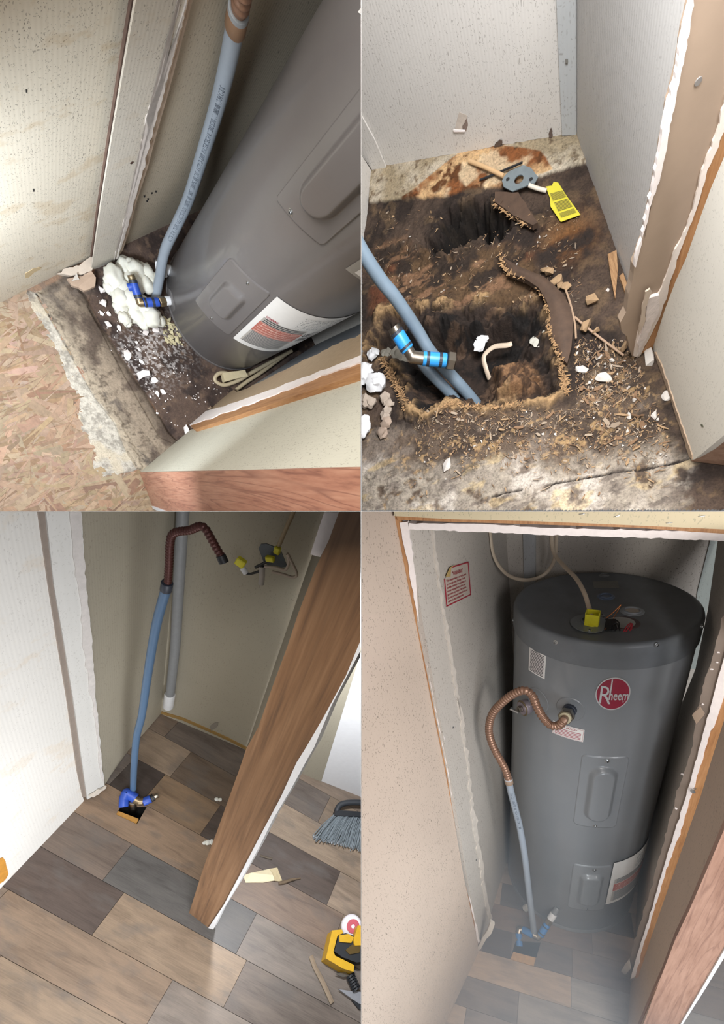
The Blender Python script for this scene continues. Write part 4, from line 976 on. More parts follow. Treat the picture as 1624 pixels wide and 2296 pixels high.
    pj = K.vw((208, 604), (262, 580)); pj = (pj[0]+pj[1]*.001, pj[1])
    L_ = [(336, -200), (305, 0), (278, 152), (252, 303), (227, 455), (209, 580), (205, 603), (216, 622), (236, 612), (255, 603)]
    Rt = [(262, 582), (278, 538), (298, 467), (323, 374), (343, 298), (366, 215), (385, 140), (404, 70), (420, 0), (470, -200)]
    put(K, 'jamb_face', slab(K, pj, L_+rag(Rt, 14, .9, 3), .004), m_wallpaper('wallpaper_jamb', 'c9c1b4', amount=.8, stain=.12), jb)
    put(K, 'pine_strip', slab(K, wl, [(325, -200), (296, 0), (268, 165), (243, 320), (218, 480), (205, 577), (216, 574), (232, 480), (257, 320), (282, 165), (310, 0), (345, -200)], .012, .006), m_grain('pine_shaded', '72594c', '624c42', '523e36', 'Z', 1.6, .7), jb, label='pine strip beside the jamb, darkened as in shade')  # pine coloured dark to stand for the shaded gap
    put(K, 'torn_plaster', slab(K, pj, rag([(430, -120), (410, -20), (394, 50), (372, 120), (352, 195), (330, 265), (313, 350), (303, 395), (289, 460), (270, 535), (252, 600)], 10, 1.0, 6)+rag(Rt[::-1][1:], 9, 1.2, 5)[::1], .004, .003), m_plain('torn_plaster_pale', 'cdc3bb', .95, var=.08, bs=.6), jb, label='pale torn paper edge')
    put(K, 'tan_backing', slab(K, pj, [(p[0]+(3 if 0 < i < 9 else 0), p[1]) for i, p in enumerate(Rt)]+[(482, -200), (432, 0), (414, 70), (396, 140), (376, 215), (352, 298), (332, 374), (307, 450), (289, 520), (276, 560)], .004, -.005), TAN, jb, label='tan paper backing')
    P = K.at(*pj, 295.5, 364.5); put(K, 'screw_head', ring_along(P, pj[1], [(.0001, .0015), (.0045, .0015), (.0055, .0005), (.0055, -.002)], 14), m_plain('rusty_screw', '4a342c', .6, .5), jb)
    wi = K.vw((280, 548), (450, 470)); 
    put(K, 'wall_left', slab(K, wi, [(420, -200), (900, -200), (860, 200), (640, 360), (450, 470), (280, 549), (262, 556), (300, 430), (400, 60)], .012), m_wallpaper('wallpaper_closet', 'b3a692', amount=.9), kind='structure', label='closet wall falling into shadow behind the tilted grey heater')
    put(K, 'wall_back', prism([(-.36, .36, 0), (.33, .36, 0), (.33, .36, 2.6), (-.36, .36, 2.6)], (0, .01, 0)), WP4G, kind='structure', label='hidden back wall behind the tilted heater')
    # plaster chunks at the jamb foot
    fp = lambda u, v, z=0: F(u, v, z)
    def flake(name, pxs, z, th, m, label, cat, tiltz=0.0):
        pts = [F(u, v, z+tiltz*i/len(pxs)) for i, (u, v) in enumerate(pxs)]
        return put(K, name, prism(pts, (0, 0, -th)), m, label=label, cat=cat)
    flake('plaster_chunk', rag([(128, 612), (150, 600), (178, 596), (206, 574), (208, 598), (196, 612), (160, 618)], 7, 1.6, 2), .035, .02, m_plain('chunk_pale', 'c9b9a8', .9, bs=.6), 'long pale plaster chunk lying against the stained wall foot', 'plaster', -.01)
    flake('plaster_chunk', rag([(168, 622), (205, 606), (216, 622), (213, 640), (188, 652), (160, 640), (150, 625)], 7, 1.6, 8), .03, .022, m_plain('chunk_tan', 'b59c87', .9, bs=.6), 'tan broken plaster chunk at the jamb foot', 'plaster', .012)
    flake('plaster_chunk', rag([(172, 612), (178, 626), (160, 630), (166, 622)], 5, .6, 3), .045, .006, GYPT, 'small white plaster sliver on the tan chunk', 'plaster')
    # ---- the heater
    H = 2.0
    t = tank_body(K, 'water_heater', 'grey water heater leaning across the view, without its top in sight', (0, 0, 0), r, H, m=TANK_DIM)
    cy = lambda u, v: K.cyl(u, v, r, (0, 0, 0))
    cs = [cy(436, 672), cy(515, 753), cy(611, 658), cy(517, 574)]; a2, b2 = .085, .13
    lo = access_panel(K, t, (0, 0, 0), r, 0, 0, a2, b2, a2*.56, b2*.56, .016, pr=.03, pslope=.018, corner=.014, corners=cs, nx=60, ny=80, m=TANK_DIM)
    f = cyl_quad((0, 0, 0), r, cs, a2, b2)
    for x, y in ((0, -b2*.86), (.01, b2*.86)):
        P = f(x, y, .003); nn = Vector((P.x, P.y, 0)).normalized(); screw(K, t, P, nn, .0045)
    q = [cy(617, 445), cy(724, 553)]; zt = cy(800, 196)
    cs2 = [q[0], q[1], (q[1][0]-math.radians(2), zt[1]+.35), (zt[0], zt[1]+.25)]
    access_panel(K, t, (0, 0, 0), r, 0, 0, .10, .22, .062, .175, .018, pr=.055, pslope=.02, corner=.014, corners=cs2, nx=60, ny=120, m=TANK_DIM)
    f2_ = cyl_quad((0, 0, 0), r, cs2, .10, .22); P = f2_(-.035, -.205, .003); screw(K, t, P, Vector((P.x, P.y, 0)), .0055)
    # data label
    c0, c1 = cy(523, 757), cy(622, 664); dth = math.radians(66); dz = .04
    LQ = [c0, (c0[0]+dth, c0[1]+dz), (c1[0]+dth, c1[1]+dz*2), c1]; g_ = cyl_quad((0, 0, 0), r, LQ, .5, .5); lf = lambda x, y, h=0.0: g_(x-.5, y-.5, .0015+h)
    lb = put(K, 'data_label', patch(lf, 0, 1, 0, 1, 30, 8), LABEL, t, smooth=True, label='white data label with red and black print')
    sub = lambda x0, x1, y0, y1, m, nm, l: put(K, nm, patch(lambda x, y, h=0: lf(x, y, .0006), x0, x1, y0, y1, 18, 2), m, lb, smooth=True, label=l)
    sub(.06, .58, .08, .36, m_print('data_grey', 11, '5e6064', 'b4afa8', 60, .78), 'print_block', 'grey fine print')
    sub(.06, .58, .36, .57, m_print('data_red', 5, 'd8b3a6', 'b5685c', 40, .5), 'print_block', 'red print block')
    sub(.06, .58, .57, .66, m_print('data_dark', 3, '45474b', 'b4afa8', 60, .75), 'print_block', 'dark fine print')
    sub(.36, .80, .68, .93, m_print('data_table', 8, '63676b', 'e4e2de', 34, .45), 'print_block', 'small data table')
    put(K, 'lettering', text('WARNING', .05, lambda x, y, h: lf(.07+x*.6, .665+y, .001), 'LEFT', 1.0, bold=.02), INKR, lb); put(K, 'lettering', text('UL', .12, lambda x, y, h: lf(.60+x*.6, .50+y, .001), 'LEFT', 1.0, bold=.02), INK, lb)
    ringp = [(.72+.045*math.cos(i*.3142), .56+.06*math.sin(i*.3142)) for i in range(20)]
    put(K, 'seal_mark', join(*[prism([lf(.72+(p[0]-.72)*k, .56+(p[1]-.56)*k, .001) for p, k in ((ringp[i], 1), (ringp[(i+1) % 20], 1), (ringp[(i+1) % 20], .8), (ringp[i], .8))], (0, 0, .0002)) for i in range(20)]), INK, lb)
    put(K, 'barcode', join(*[patch(lambda x, y, h=0: lf(x, y, .001), .62+i*.011, .62+i*.011+(.004 if i % 3 else .007), .36, .46, 1, 1, uv=False) for i in range(16)]), INK, lb)
    for nm, pxs, mm in (('energy_label', ((775, 602), (840, 640), (900, 590), (840, 560)), m_plain('grey_label', '9b9892', .5)), ('white_label', ((796, 610), (850, 640), (880, 622), (830, 590)), LABEL), ('upper_label', ((804, 28), (850, 60), (900, 0), (850, -40)), LABEL)):
        qq = [cy(*p) for p in pxs]; k_ = cyl_quad((0, 0, 0), r, [qq[0], qq[1], qq[2], qq[3]], .5, .5)
        put(K, nm, patch(lambda x, y, h=0: k_(x-.5, y-.5, .0012+(.0004 if nm == 'white_label' else 0)), 0, 1, 0, 1, 6, 6), mm, t, smooth=True, label='pale paper label cut by the view')
    # drain surround by the fittings
    th, z = cy(384, 673); nh = Vector((math.cos(th), math.sin(th), 0)); Pd = Vector((r*nh.x, r*nh.y, z))
    put(K, 'drain_surround', ring_along(Pd-nh*.004, nh, [(.04, 0), (.040, .006), (.034, .008), (.02, .008)], 28), TANK_DIM, t, smooth=True)
    # ---- supply pipe
    B = F(350, 664, .01); Db = (B-K.c).length; PR = .0182
    path = [(350, 664, 1.0), (358, 622, .985), (370, 562, .955), (396, 505, .92), (421, 450, .88), (452, 354, .80), (483, 253, .72), (507, 160, .655), (528, 58, .60)]
    pts = [K.far(u, v, Db*k) for u, v, k in path]; pts = [pts[0]+(pts[0]-pts[1])*.6]+pts
    sp = thing(K, 'supply_pipe', 'grey printed water pipe slanting up beside the tilted heater', 'pipe', B)
    PP = spline(pts, 8); put(K, 'tube', tube(PP, PR, 22), GREYPIPE, sp, smooth=True)
    d = (pts[-1]-pts[-2]).normalized(); T = pts[-1]
    put(K, 'crimp_ring', pipe_sleeve(T-d*.008, T+d*.040, PR*1.16), m_plain('crimp_brown_old', '7d6048', .5), sp, smooth=True, label='brown crimp ring')
    put(K, 'lip', pipe_sleeve(T+d*.036, T+d*.052, PR*1.12), m_plain('lip_dull', '8d9194', .5), sp, smooth=True)
    fx = thing(K, 'flexible_connector', 'orange brown ribbed copper connector at the top of the pipe', 'pipe', T+d*.05)
    q0 = T+d*.035; tip = K.far(541, 0, Db*.56); tip2 = K.far(556, -70, Db*.53)
    put(K, 'copper_end', tube([q0, q0+d*.03, q0+d*.06], PR*.86, 18), COPPER, fx, smooth=True)
    put(K, 'ribbed_tube', corrugated([q0+d*.055, q0.lerp(tip, .75), tip, tip2], PR*.98, .022, .005, 18), COPPER, fx, smooth=True, sharp=70)
    PPl = [0]
    for i in range(1, len(PP)): PPl.append(PPl[-1]+(PP[i]-PP[i-1]).length)
    tot = PPl[-1]
    def along(x, y, h):
        s = min(max(tot-.150-x, 0), tot*.999); j = next(i for i in range(len(PPl)-1) if PPl[i+1] > s); qf = (s-PPl[j])/(PPl[j+1]-PPl[j])
        P = PP[j].lerp(PP[j+1], qf); tn = (PP[j+1]-PP[j]).normalized(); nr = (K.c-P); nr = (nr-tn*nr.dot(tn)).normalized(); sd = tn.cross(nr)
        a = (y-.009)/PR+.12; return P+(nr*math.cos(a)-sd*math.sin(a))*(PR+.0006)
    put(K, 'lettering', text('CTS 3/4 TUBING (CTS-OD) 100PSI @ 180F / 200PSI @ 73F  ASTM D-3309 WATERTECH 011202 SDR-11 .080 08-17-94 C-2-S', .018, lambda x, y, h: along(tot*.72-x-.09, y, h), 'LEFT', .90), INKG, sp)
    # ---- foam, fittings
    fm = []
    for i, (u, v, a) in enumerate(((1100, 140, 70), (1000, 230, 85), (975, 330, 62), (1200, 170, 75), (1285, 205, 75), (1295, 310, 65), (1180, 270, 85), (1060, 330, 85), (1060, 420, 75), (1060, 510, 62), (1095, 600, 52), (1200, 560, 85), (1180, 440, 80), (1255, 625, 62), (1335, 590, 80), (1390, 615, 55), (1290, 500, 75), (1330, 250, 55), (1150, 130, 50), (950, 270, 40), (1120, 640, 36))):
        px = (u*.2553, 560+v*.2553); z = .012+.018*math.sin(i*1.7)**2; P = F(*px, z); rr = (K.near(P, px[0]+a*.2553, px[1])-P).length; fm.append((P, rr*1.08, .66))
    put(K, 'foam_blob', lumps(fm, 2, .30, 3, 25), m_plain('cream_foam', 'd9d6c9', .7, var=.05, scale=25, bs=.25, sss=.2), smooth=True, sharp=80, label='puffy white spray foam blob around the pipe fittings', cat='foam')
    fit = thing(K, 'pipe_fitting', 'blue push fittings with brass elbow in front of the white foam', 'fitting', F(310, 680, .02))
    up = lambda u, v, k: K.far(u, v, Db*k)
    def chain(pa, pb, rr, m, nm='blue_sleeve'): return put(K, nm, pipe_sleeve(pa, pb, rr), m, fit, smooth=True)
    RR = .0165
    a0, a1 = up(297, 627, .972), up(311, 669, .972); e1 = up(314, 679, .972); c0, c1 = up(322, 678.5, .972), up(357, 677, .976)
    b1 = chain(a0, a1, RR, BLUED); put(K, 'dark_band', band(a0, a1, .1, .012, RR), DARKB, b1); put(K, 'dark_band', band(a0, a1, .88, .012, RR), DARKB, b1)
    put(K, 'brass_tip', pipe_sleeve(up(293, 616, .972), a0, RR*.9), BRASS, fit, smooth=True)
    chain(up(302, 641, .972), up(287, 645, .972), RR*.8, BLUED, 'blue_branch')
    put(K, 'brass_elbow', elbow(a1, e1, c0, RR*.92), BRASS, fit, smooth=True)
    b2_ = chain(c0, c1, RR, BLUED); put(K, 'dark_band', band(c0, c1, .12, .010, RR), DARKB, b2_); put(K, 'dark_band', band(c0, c1, .62, .012, RR), DARKB, b2_)
    e2 = up(371, 675, .98); put(K, 'brass_nut', hexnut(c1, e2-c1, RR*1.1, (e2-c1).length), BRASS, fit); chain(e2, up(388, 673, .985), RR, WHITEP, 'white_nipple')
    w0, w1, w2 = up(349, 600, 1.0), up(374, 605, 1.0), up(388, 607, 1.0)
    uf = thing(K, 'pipe_union', 'white plastic nut on the heater behind the grey pipe', 'fitting', w0)
    put(K, 'nut', hexnut(w0, w1-w0, RR*1.75, (w1-w0).length), WHITEP, uf); put(K, 'nipple', pipe_sleeve(w1, w2, RR*1.1), WHITEP, uf, smooth=True)
    # ---- bits on the floor
    big = [((230, 649), .022), ((232, 679), .020), ((228, 702), .012), ((244, 703), .013), ((240, 725), .015), ((328, 746), .018), ((350, 740), .018), ((287, 797), .022), ((347, 853), .022), ((353, 883), .014), ((366, 878), .014), ((245, 786), .008), ((354, 926), .007), ((337, 890), .008), ((268, 735), .012), ((306, 768), .010), ((372, 900), .008), ((318, 812), .012), ((312, 782), .012)]
    bits(K, 'plaster_bit', 'small white plaster bit scattered on the dark floor before the foam', 'debris', 'white bits on the dark floor before the heater', [(F(*p, .0), a*.9) for p, a in big], GYP, 3, .4)
    put(K, 'plaster_chunk', prism(rag_pts(K, [(307, 836), (320, 830), (335, 831), (337, 841), (322, 845), (313, 851)], .012), (0, 0, -.016)), GYP, label='largest white plaster piece on the dark floor below the foam', cat='plaster')
    put(K, 'plaster_chunk', prism(rag_pts(K, [(413, 958), (418, 952), (424, 962), (423, 972), (417, 974)], .012), (0, 0, -.016)), GYP, label='white plaster piece by the tip of the right jamb', cat='plaster')
    rnd = random.Random(8); sp_ = []
    for i in range(260):
        u = rnd.gauss(330, 45); v = rnd.gauss(800, 70)+ (u-330)*.9
        if rnd.random() < .25: u, v = rnd.uniform(200, 480), 640+rnd.uniform(0, 330)
        P = F(u, v, -.008)
        if P.x < -.30 or P.x > .30 or (P.x*P.x+P.y*P.y) < .066: continue
        sp_.append((P, rnd.uniform(.0012, .0042)))
    for i in range(70):
        u = rnd.uniform(415, 520); P = F(u, rnd.uniform(850, 990), -.008)
        if P.x < .28 and P.x*P.x+P.y*P.y > .066: sp_.append((P, rnd.uniform(.0015, .005)))
    crumbs(K, 'plaster_crumbs', sp_, GYP, seed=4, kind='stuff', label='fine white plaster crumbs strewn over the dark closet floor')
    fi = []
    for i in range(60):
        u, v = rnd.uniform(370, 408), rnd.uniform(716, 772); 
        fi.append((F(u, v, -.004), rnd.uniform(.006, .014)))
    crumbs(K, 'insulation_tuft', fi, m_plain('yellow_insulation', 'bdb28f', .95, var=.12, bs=.6), seed=7, kind='stuff', label='yellow insulation tuft squeezed out under the heater edge')
    # ---- cable bundle by the right jamb
    cb = thing(K, 'power_cable', 'cream cable end folded and taped beside the heater base', 'cable', F(500, 850, .01))
    cz = .02; cw = lambda pts, rr: tube(spline([F(u, v, z) for u, v, z in pts], 8), rr, 12)
    put(K, 'cable_loop', cw([(655, 786, .03), (600, 816, .02), (560, 838, .02), (535, 853, .02), (505, 863, .018), (488, 858, .02), (482, 849, .022), (490, 838, .022), (506, 836, .02), (520, 842, .02)], .0085), m_plain('cable_dusty', 'b3a488', .5), cb, smooth=True)
    put(K, 'cable_tail', cw([(640, 795, .02), (590, 832, .012), (552, 857, .01), (530, 874, .008)], .0085), m_plain('cable_dusty2', 'ab9c80', .5), cb, smooth=True)
    pt = [F(u, v, .045) for u, v in ((500, 836), (550, 829), (557, 844), (505, 856))]
    put(K, 'taped_bundle', prism(rag_pts3(pt), (0, 0, -.04)), m_plain('tape_cream', 'c0b291', .6, bs=.5), cb, label='taped cream bundle')
    # ---- right side: closet wall, jamb, wing wall, oak cap
    put(K, 'wall_right', prism([(.318, -.44, 0), (.318, .36, 0), (.318, .36, 2.2), (.318, -.44, 2.2)], (.01, 0, 0)), m_wallpaper('wallpaper_blue_grey', 'b4b6b8', amount=.3), kind='structure', label='pale strip of closet wall between heater and right jamb')
    pr_ = K.vw((410, 945), (441, 962)); J0 = F(412, 944)
    pw = K.vw((314, 1058), (428, 962))
    jp = (pw[0]+Vector((-.012, 0, 0)), pw[1])
    rj = thing(K, 'door_jamb', 'right doorway jamb slanting up with tan paper, white plaster and pine', 'jamb', J0); rj['kind'] = 'structure'
    up_ = [(408, 940), (438, 915), (489, 894), (525, 873), (530, 877), (543, 875), (604, 848), (681, 808), (757, 772), (810, 750), (960, 685)]
    wt = [(410, 943), (446, 925), (502, 910), (543, 897), (604, 874), (681, 846), (757, 818), (810, 796), (960, 740)]
    wb = [(425, 953), (471, 937), (528, 917), (584, 897), (655, 869), (732, 838), (810, 811), (960, 756)]
    ob = [(436, 962), (441, 961), (528, 933), (625, 900), (732, 864), (810, 838), (960, 790)]
    put(K, 'tan_face', slab(K, jp, rag(up_, 12, 1.2, 3)+wt[::-1], .012), m_plain('jamb_tan_paper', 'a08b70', .85, var=.08), rj)
    put(K, 'gypsum_edge', slab(K, jp, rag(wt, 12, .8, 4)+rag(wb[::-1], 12, .8, 5), .014, .004), GYP, rj, label='white raw plasterboard edge')
    put(K, 'pine_strip', slab(K, jp, wb+ob[::-1], .014, .001), PINE, rj, label='orange pine strip')
    put(K, 'torn_paper', slab(K, jp, rag([(410, 940), (432, 922), (470, 908), (474, 914), (452, 920), (440, 930), (418, 944)], 7, .8, 6), .004, .008), m_plain('torn_tan', 'b79f86', .9), rj, label='torn paper at the jamb tip')
    put(K, 'wall_right', slab(K, pw, [(314, 1058), (428, 963), (441, 961), (528, 933), (625, 900), (732, 864), (810, 838), (980, 782), (980, 1044), (810, 1048), (600, 1053)], .02), m_wallpaper('wallpaper_pale_green', 'bcb8a8', amount=.7), kind='structure', label='pale speckled wing wall at the lower right of the strand board')
    pcap = K.vw((313, 1060), (342, 1138))
    cp = thing(K, 'wall_end_cap', 'pinkish oak printed board at the bottom beside the strand board', 'trim board', F(320, 1075)); cp['kind'] = 'structure'
    put(K, 'board', slab(K, pcap, [(313, 1059), (600, 1054), (700, 1051), (980, 1046), (980, 1400), (480, 1250), (343, 1138)], .01), m_grain('oak_print_pink', 'b98a72', 'a87660', '805446', 'Z', .8, .4, ring=.75), cp)
    put(K, 'edge_trim', slab(K, pcap, [(340, 1135), (343, 1135), (480, 1188), (480, 1200), (343, 1141)], .012, .004), WHITEP, cp, label='white edge strip')
    # staining paper scab on the wall
    put(K, 'paper_scab', slab(K, wl, rag([(57, 613), (66, 606), (88, 599), (94, 601), (76, 611), (64, 622), (57, 623)], 6, .8, 2), .001, .001), m_plain('scab_tan', 'bfa983', .8), label='peeled tan paper scab low on the stained wall', cat='paper')
    rnd = random.Random(3)
    for (u, v), lab in (((60, 205), 'small black nail mark high on the stained wall'), ((76, 427), 'small black nail mark low on the stained wall')):
        put(K, 'wall_mark', slab(K, wl, [(u-1.5, v-3), (u+1.5, v-3), (u+1.5, v+3), (u-1.5, v+3)], .0008, .0008), BLACK, label=lab, cat='mark')
    for k, (u, v) in enumerate(((332, 447), (341, 434), (350, 430), (330, 452), (324, 441))):
        put(K, 'wall_mark', slab(K, wi, rag([(u-2, v-1.5), (u+2, v-2.5), (u+2, v+1), (u-1, v+2)], 3, .5, k), .0008, .0008), BLACK, label='black mould speck on the shaded closet wall left of the pipe', cat='mark', group='mould specks on the shaded closet wall')
def rag_pts(K, pxs, z): return [K.fl(u, v, z) for u, v in pxs]
def rag_pts3(P):
    out = []
    for i in range(len(P)):
        a, b = P[i], P[(i+1) % len(P)]; out += [a, a.lerp(b, .33)+Vector((.002*math.sin(i*2.3), .002*math.cos(i*3.1), 0)), a.lerp(b, .66)-Vector((.002*math.sin(i*4.3), .002*math.cos(i*1.7), 0))]
    return out
build1()

# ================================================================== emptied closet with the rotten floor (upper right)
def build2():
    K = Closet(2); F = K.fl; UP = Vector((0, 0, 1))
    n = .0021; xs = np.arange(-.42, .56, n); ys = np.arange(-.66, .70, n); X, Y = np.meshgrid(xs, ys)
    loc = lambda px: [tuple(F(*p)[:2]) for p in px]
    e1, e2, e3 = (fbm(X*30, Y*30, 4, 1)-.5)*.05, (fbm(X*80, Y*80, 4, 2)-.5)*.03, (fbm(X*12, Y*12, 3, 7)-.5)*.05
    Z = lambda px, e=0: polysd(X, Y, loc(px))+e
    holeA = Z([(975, 572), (942, 552), (985, 520), (985, 505), (1003, 468), (1058, 447), (1104, 442), (1120, 470), (1150, 488), (1156, 514), (1132, 530), (1064, 545), (1020, 560)], e2*.8)
    holeC = Z([(815, 790), (858, 700), (948, 690), (1052, 668), (1150, 662), (1212, 672), (1238, 705), (1233, 765), (1256, 812), (1268, 872), (1230, 900), (1150, 905), (1085, 915), (1000, 905), (962, 935), (928, 928), (908, 868), (872, 800)], e2*.9)
    mound = Z([(1085, 780), (1150, 770), (1215, 800), (1240, 870), (1180, 900), (1110, 905), (1080, 860)], e1*.8)
    shelf = Z([(840, 720), (960, 700), (1160, 690), (1200, 720), (1060, 740), (900, 760)], e1*.6)
    strip = Z([(828, 458), (870, 452), (905, 448), (990, 443), (1050, 428), (1130, 420), (1210, 400), (1265, 382), (1316, 366), (1292, 296), (1118, 320), (866, 370), (830, 380)], e2*.10)
    rust = Z([(903, 449), (1000, 372), (1032, 348), (1120, 330), (1215, 345), (1240, 385), (1130, 424), (1050, 430), (990, 445)], e2*.15)
    mold = Z([(760, 1030), (860, 1035), (1000, 1040), (1130, 1025), (1250, 1035), (1330, 1025), (1420, 985), (1470, 1000), (1545, 1032), (1520, 1300), (700, 1400)], e1*1.2)
    rot = Z([(820, 560), (900, 520), (1000, 560), (1130, 540), (1200, 560), (1230, 640), (1210, 690), (1000, 680), (820, 720)], e1)
    f1, f2, f3, f4 = fbm(X*10, Y*10, 5, 3), fbm(X*32, Y*32, 5, 4), fbm(X*90, Y*90, 4, 5), fbm(X*22, Y*60, 5, 6)
    H_ = (f2-.5)*.010+(f3-.5)*.005
    H_ += -.085*sst(.008, -.085, holeC+(f1-.5)*.05)+.075*sst(.01, -.05, mound)*sst(0, -.03, holeC)+.05*sst(.005, -.03, shelf)*sst(0, -.02, holeC)
    H_ += -.10*sst(.006, -.035, holeA+(f2-.5)*.03)
    H_ += sst(.0, -.03, rot)*((f1-.5)*.035-.006)+np.where(holeC < .02, (f1-.5)*.03, 0)
    H_ += .012*np.exp(-(holeC/.012)**2)*sst(.4, .6, f2)+.008*np.exp(-(holeA/.010)**2)
    H_ += .006*sst(.002, -.002, strip); H_ = np.where(strip < -.004, .006+(f3-.5)*.0015, H_)
    H_ += .006*sst(.02, -.02, mold)*f2
    def line(px):
        P = loc(px); d = np.full(X.shape, 9.)
        for i in range(len(P)-1):
            (ax, ay), (bx, by) = P[i], P[i+1]; ex, ey = bx-ax, by-ay; t = np.clip(((X-ax)*ex+(Y-ay)*ey)/(ex*ex+ey*ey), 0, 1); d = np.minimum(d, np.hypot(X-ax-ex*t, Y-ay-ey*t))
        return d
    cr = np.minimum(line([(1225, 1093), (1245, 1084), (1330, 1070), (1409, 1056), (1480, 1046), (1545, 1030)]), line([(1104, 1114), (1135, 1106), (1170, 1100)]))
    H_ += -.006*sst(.0030, .0012, cr+(f3-.5)*.003)
    g = lambda h: np.array(lin(h)); mixc = lambda a, b, k: a*(1-k[..., None])+b*k[..., None]; fill = lambda h: np.broadcast_to(g(h), X.shape+(3,)).copy()
    col = mixc(fill('4d3f35'), g('2f2621'), sst(.4, .62, f1)); col = mixc(col, g('67543f'), sst(.55, .7, f2)*.6)
    fr = sst(.0, -.05, Z([(780, 930), (900, 940), (960, 950), (1080, 920), (1270, 890), (1330, 800), (1420, 800), (1470, 800), (1550, 1035), (1500, 1200), (700, 1200)], e1))
    front = mixc(fill('5c4e42'), g('40352d'), sst(.42, .62, f2)); front = mixc(front, g('a3865f'), sst(.60, .70, f3)*.8); front = mixc(front, g('7d7268'), sst(.52, .66, f1)*.6)
    col = mixc(col, front, fr)
    rotc = mixc(fill('57432f'), g('30261f'), sst(.42, .6, f2)); rotc = mixc(rotc, g('775a43'), sst(.56, .68, f4)); rotc = mixc(rotc, g('6e3f28'), sst(.6, .72, f1)*.6)
    col = mixc(col, rotc, sst(.01, -.03, rot))
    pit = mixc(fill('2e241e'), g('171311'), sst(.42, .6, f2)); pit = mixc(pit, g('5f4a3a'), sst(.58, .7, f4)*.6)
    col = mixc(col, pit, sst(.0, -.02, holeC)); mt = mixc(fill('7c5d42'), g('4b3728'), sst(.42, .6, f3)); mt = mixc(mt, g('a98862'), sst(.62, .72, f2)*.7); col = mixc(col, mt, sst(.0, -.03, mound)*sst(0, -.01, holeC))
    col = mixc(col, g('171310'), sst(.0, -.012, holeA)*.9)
    edge = np.exp(-(holeC/.011)**2)*sst(.40, .58, f2); col = mixc(col, g('a98a63'), edge*.85)
    amber = np.exp(-(((X-F(1275, 535).x)/.05)**2+((Y-F(1275, 535).y)/.05)**2)); col = mixc(col, g('8a5a2c'), amber*.55*sst(.35, .6, f2))
    mm = mixc(fill('9a9082'), g('8b8175'), sst(.42, .62, f2)); mm = mixc(mm, g('b6ada2'), sst(.52, .68, f1)); mm = mixc(mm, g('6a6058'), sst(.60, .70, f4)*.8); mm = mixc(mm, g('c3ab7c'), sst(.62, .72, fbm(X*16, Y*30, 4, 21))*.5)
    col = mixc(col, mm, sst(.02, -.035, mold)*sst(.30, .48, f2+.06))
    st = mixc(fill('beb29e'), g('9d8e74'), sst(.45, .65, f1)); st = mixc(st, g('6d5b46'), sst(.62, .72, f3)*.8)
    rs = mixc(fill('c9a67a'), g('82502c'), sst(.40, .56, f1)); rs = mixc(rs, g('5e3a1e'), sst(.56, .66, f2)); rs = mixc(rs, g('d9c3a0'), sst(.56, .68, fbm(X*18, Y*18, 4, 31))*.7)
    st = mixc(st, rs, sst(.0015, -.0015, rust)); col = mixc(col, st, sst(.0015, -.0015, strip))
    col = mixc(col, g('2d2622'), sst(.0028, .001, cr+(f3-.5)*.004))
    fl = heightfield(K, 'floor', X, Y, H_, col, np.ones(X.shape, bool), m_tone('rotten_floor', .85, 210, .45, .8, .004), kind='structure', label='rotten water damaged wooden floor with two holes')
    # dark crawl space under the holes is the field itself; fibres along the broken rim
    def hz(u, v):
        P = F(u, v); i = int(round((P.x-xs[0])/n)); j = int(round((P.y-ys[0])/n))
        i, j = min(max(i, 0), len(xs)-1), min(max(j, 0), len(ys)-1); return H_[j, i]
    def on(u, v, dz=0.0): return F(u, v, hz(u, v)+dz)
    mpp = lambda u, v: (K.near(F(u, v), u+1, v)-F(u, v)).length      # metres per photograph pixel there
    # ---- walls
    WB = m_wallpaper('wallpaper_white_grey', 'c9c5bf', fleck='7d7871', amount=.8, ribs=300, fs=1.6); WR = m_wallpaper('wallpaper_white_blue', 'cfcdca', fleck='8a8784', amount=.6, ribs=320, dens=.7, fs=1.6)
    wb = K.vw((866, 377), (1292, 304)); bot = rag([(826, 386), (866, 377), (900, 365), (975, 353), (1060, 338), (1118, 327), (1170, 318), (1210, 310), (1232, 312), (1260, 306), (1292, 303)], 9, .9, 3)
    put(K, 'wall_back', slab(K, wb, bot+[(1292, 0), (1292, -220), (640, -220), (700, 0), (780, 240)], .01), WB, kind='structure', label='pale speckled back wall above the rust stained floor strip')
    put(K, 'trim_1', slab(K, wb, [(1248, -220), (1291, -220), (1291.5, 0), (1292, 303), (1261, 304), (1253, 127), (1248, 0)], .004, .005), m_wallpaper('batten_grey', 'aeb0b0', amount=.5), kind='structure', label='grey corner batten where back and right walls of the empty closet meet')
    put(K, 'trim_2', slab(K, wb, [(700, -100), (812, 263), (841, 316), (866, 376), (836, 383), (810, 346), (740, 200), (640, -60)], .004, .005), WB, kind='structure', label='left corner batten of the empty closet')
    wlf = K.vw((835, 386), (813, 560)); put(K, 'wall_left', slab(K, wlf, [(835, 386), (828, 455), (813, 560), (760, 900), (600, 700), (640, 200), (810, 346)], .01), WB, kind='structure', label='sliver of left wall at the edge of the rotten floor')
    wr = K.vw((1293, 304), (1410, 640))
    te = [(1556, -220), (1549, 0), (1531, 76), (1513, 178), (1493, 255), (1480, 331), (1467, 398), (1452, 472), (1439, 535), (1428, 565), (1423, 598), (1416, 637), (1412, 655)]
    put(K, 'wall_right', slab(K, wr, [(1292, -220)]+[(p[0]+10, p[1]) for p in te]+[(1425, 700), (1410, 648), (1293, 304)], .01), WR, kind='structure', label='pale right wall of the empty closet meeting the rotten floor')
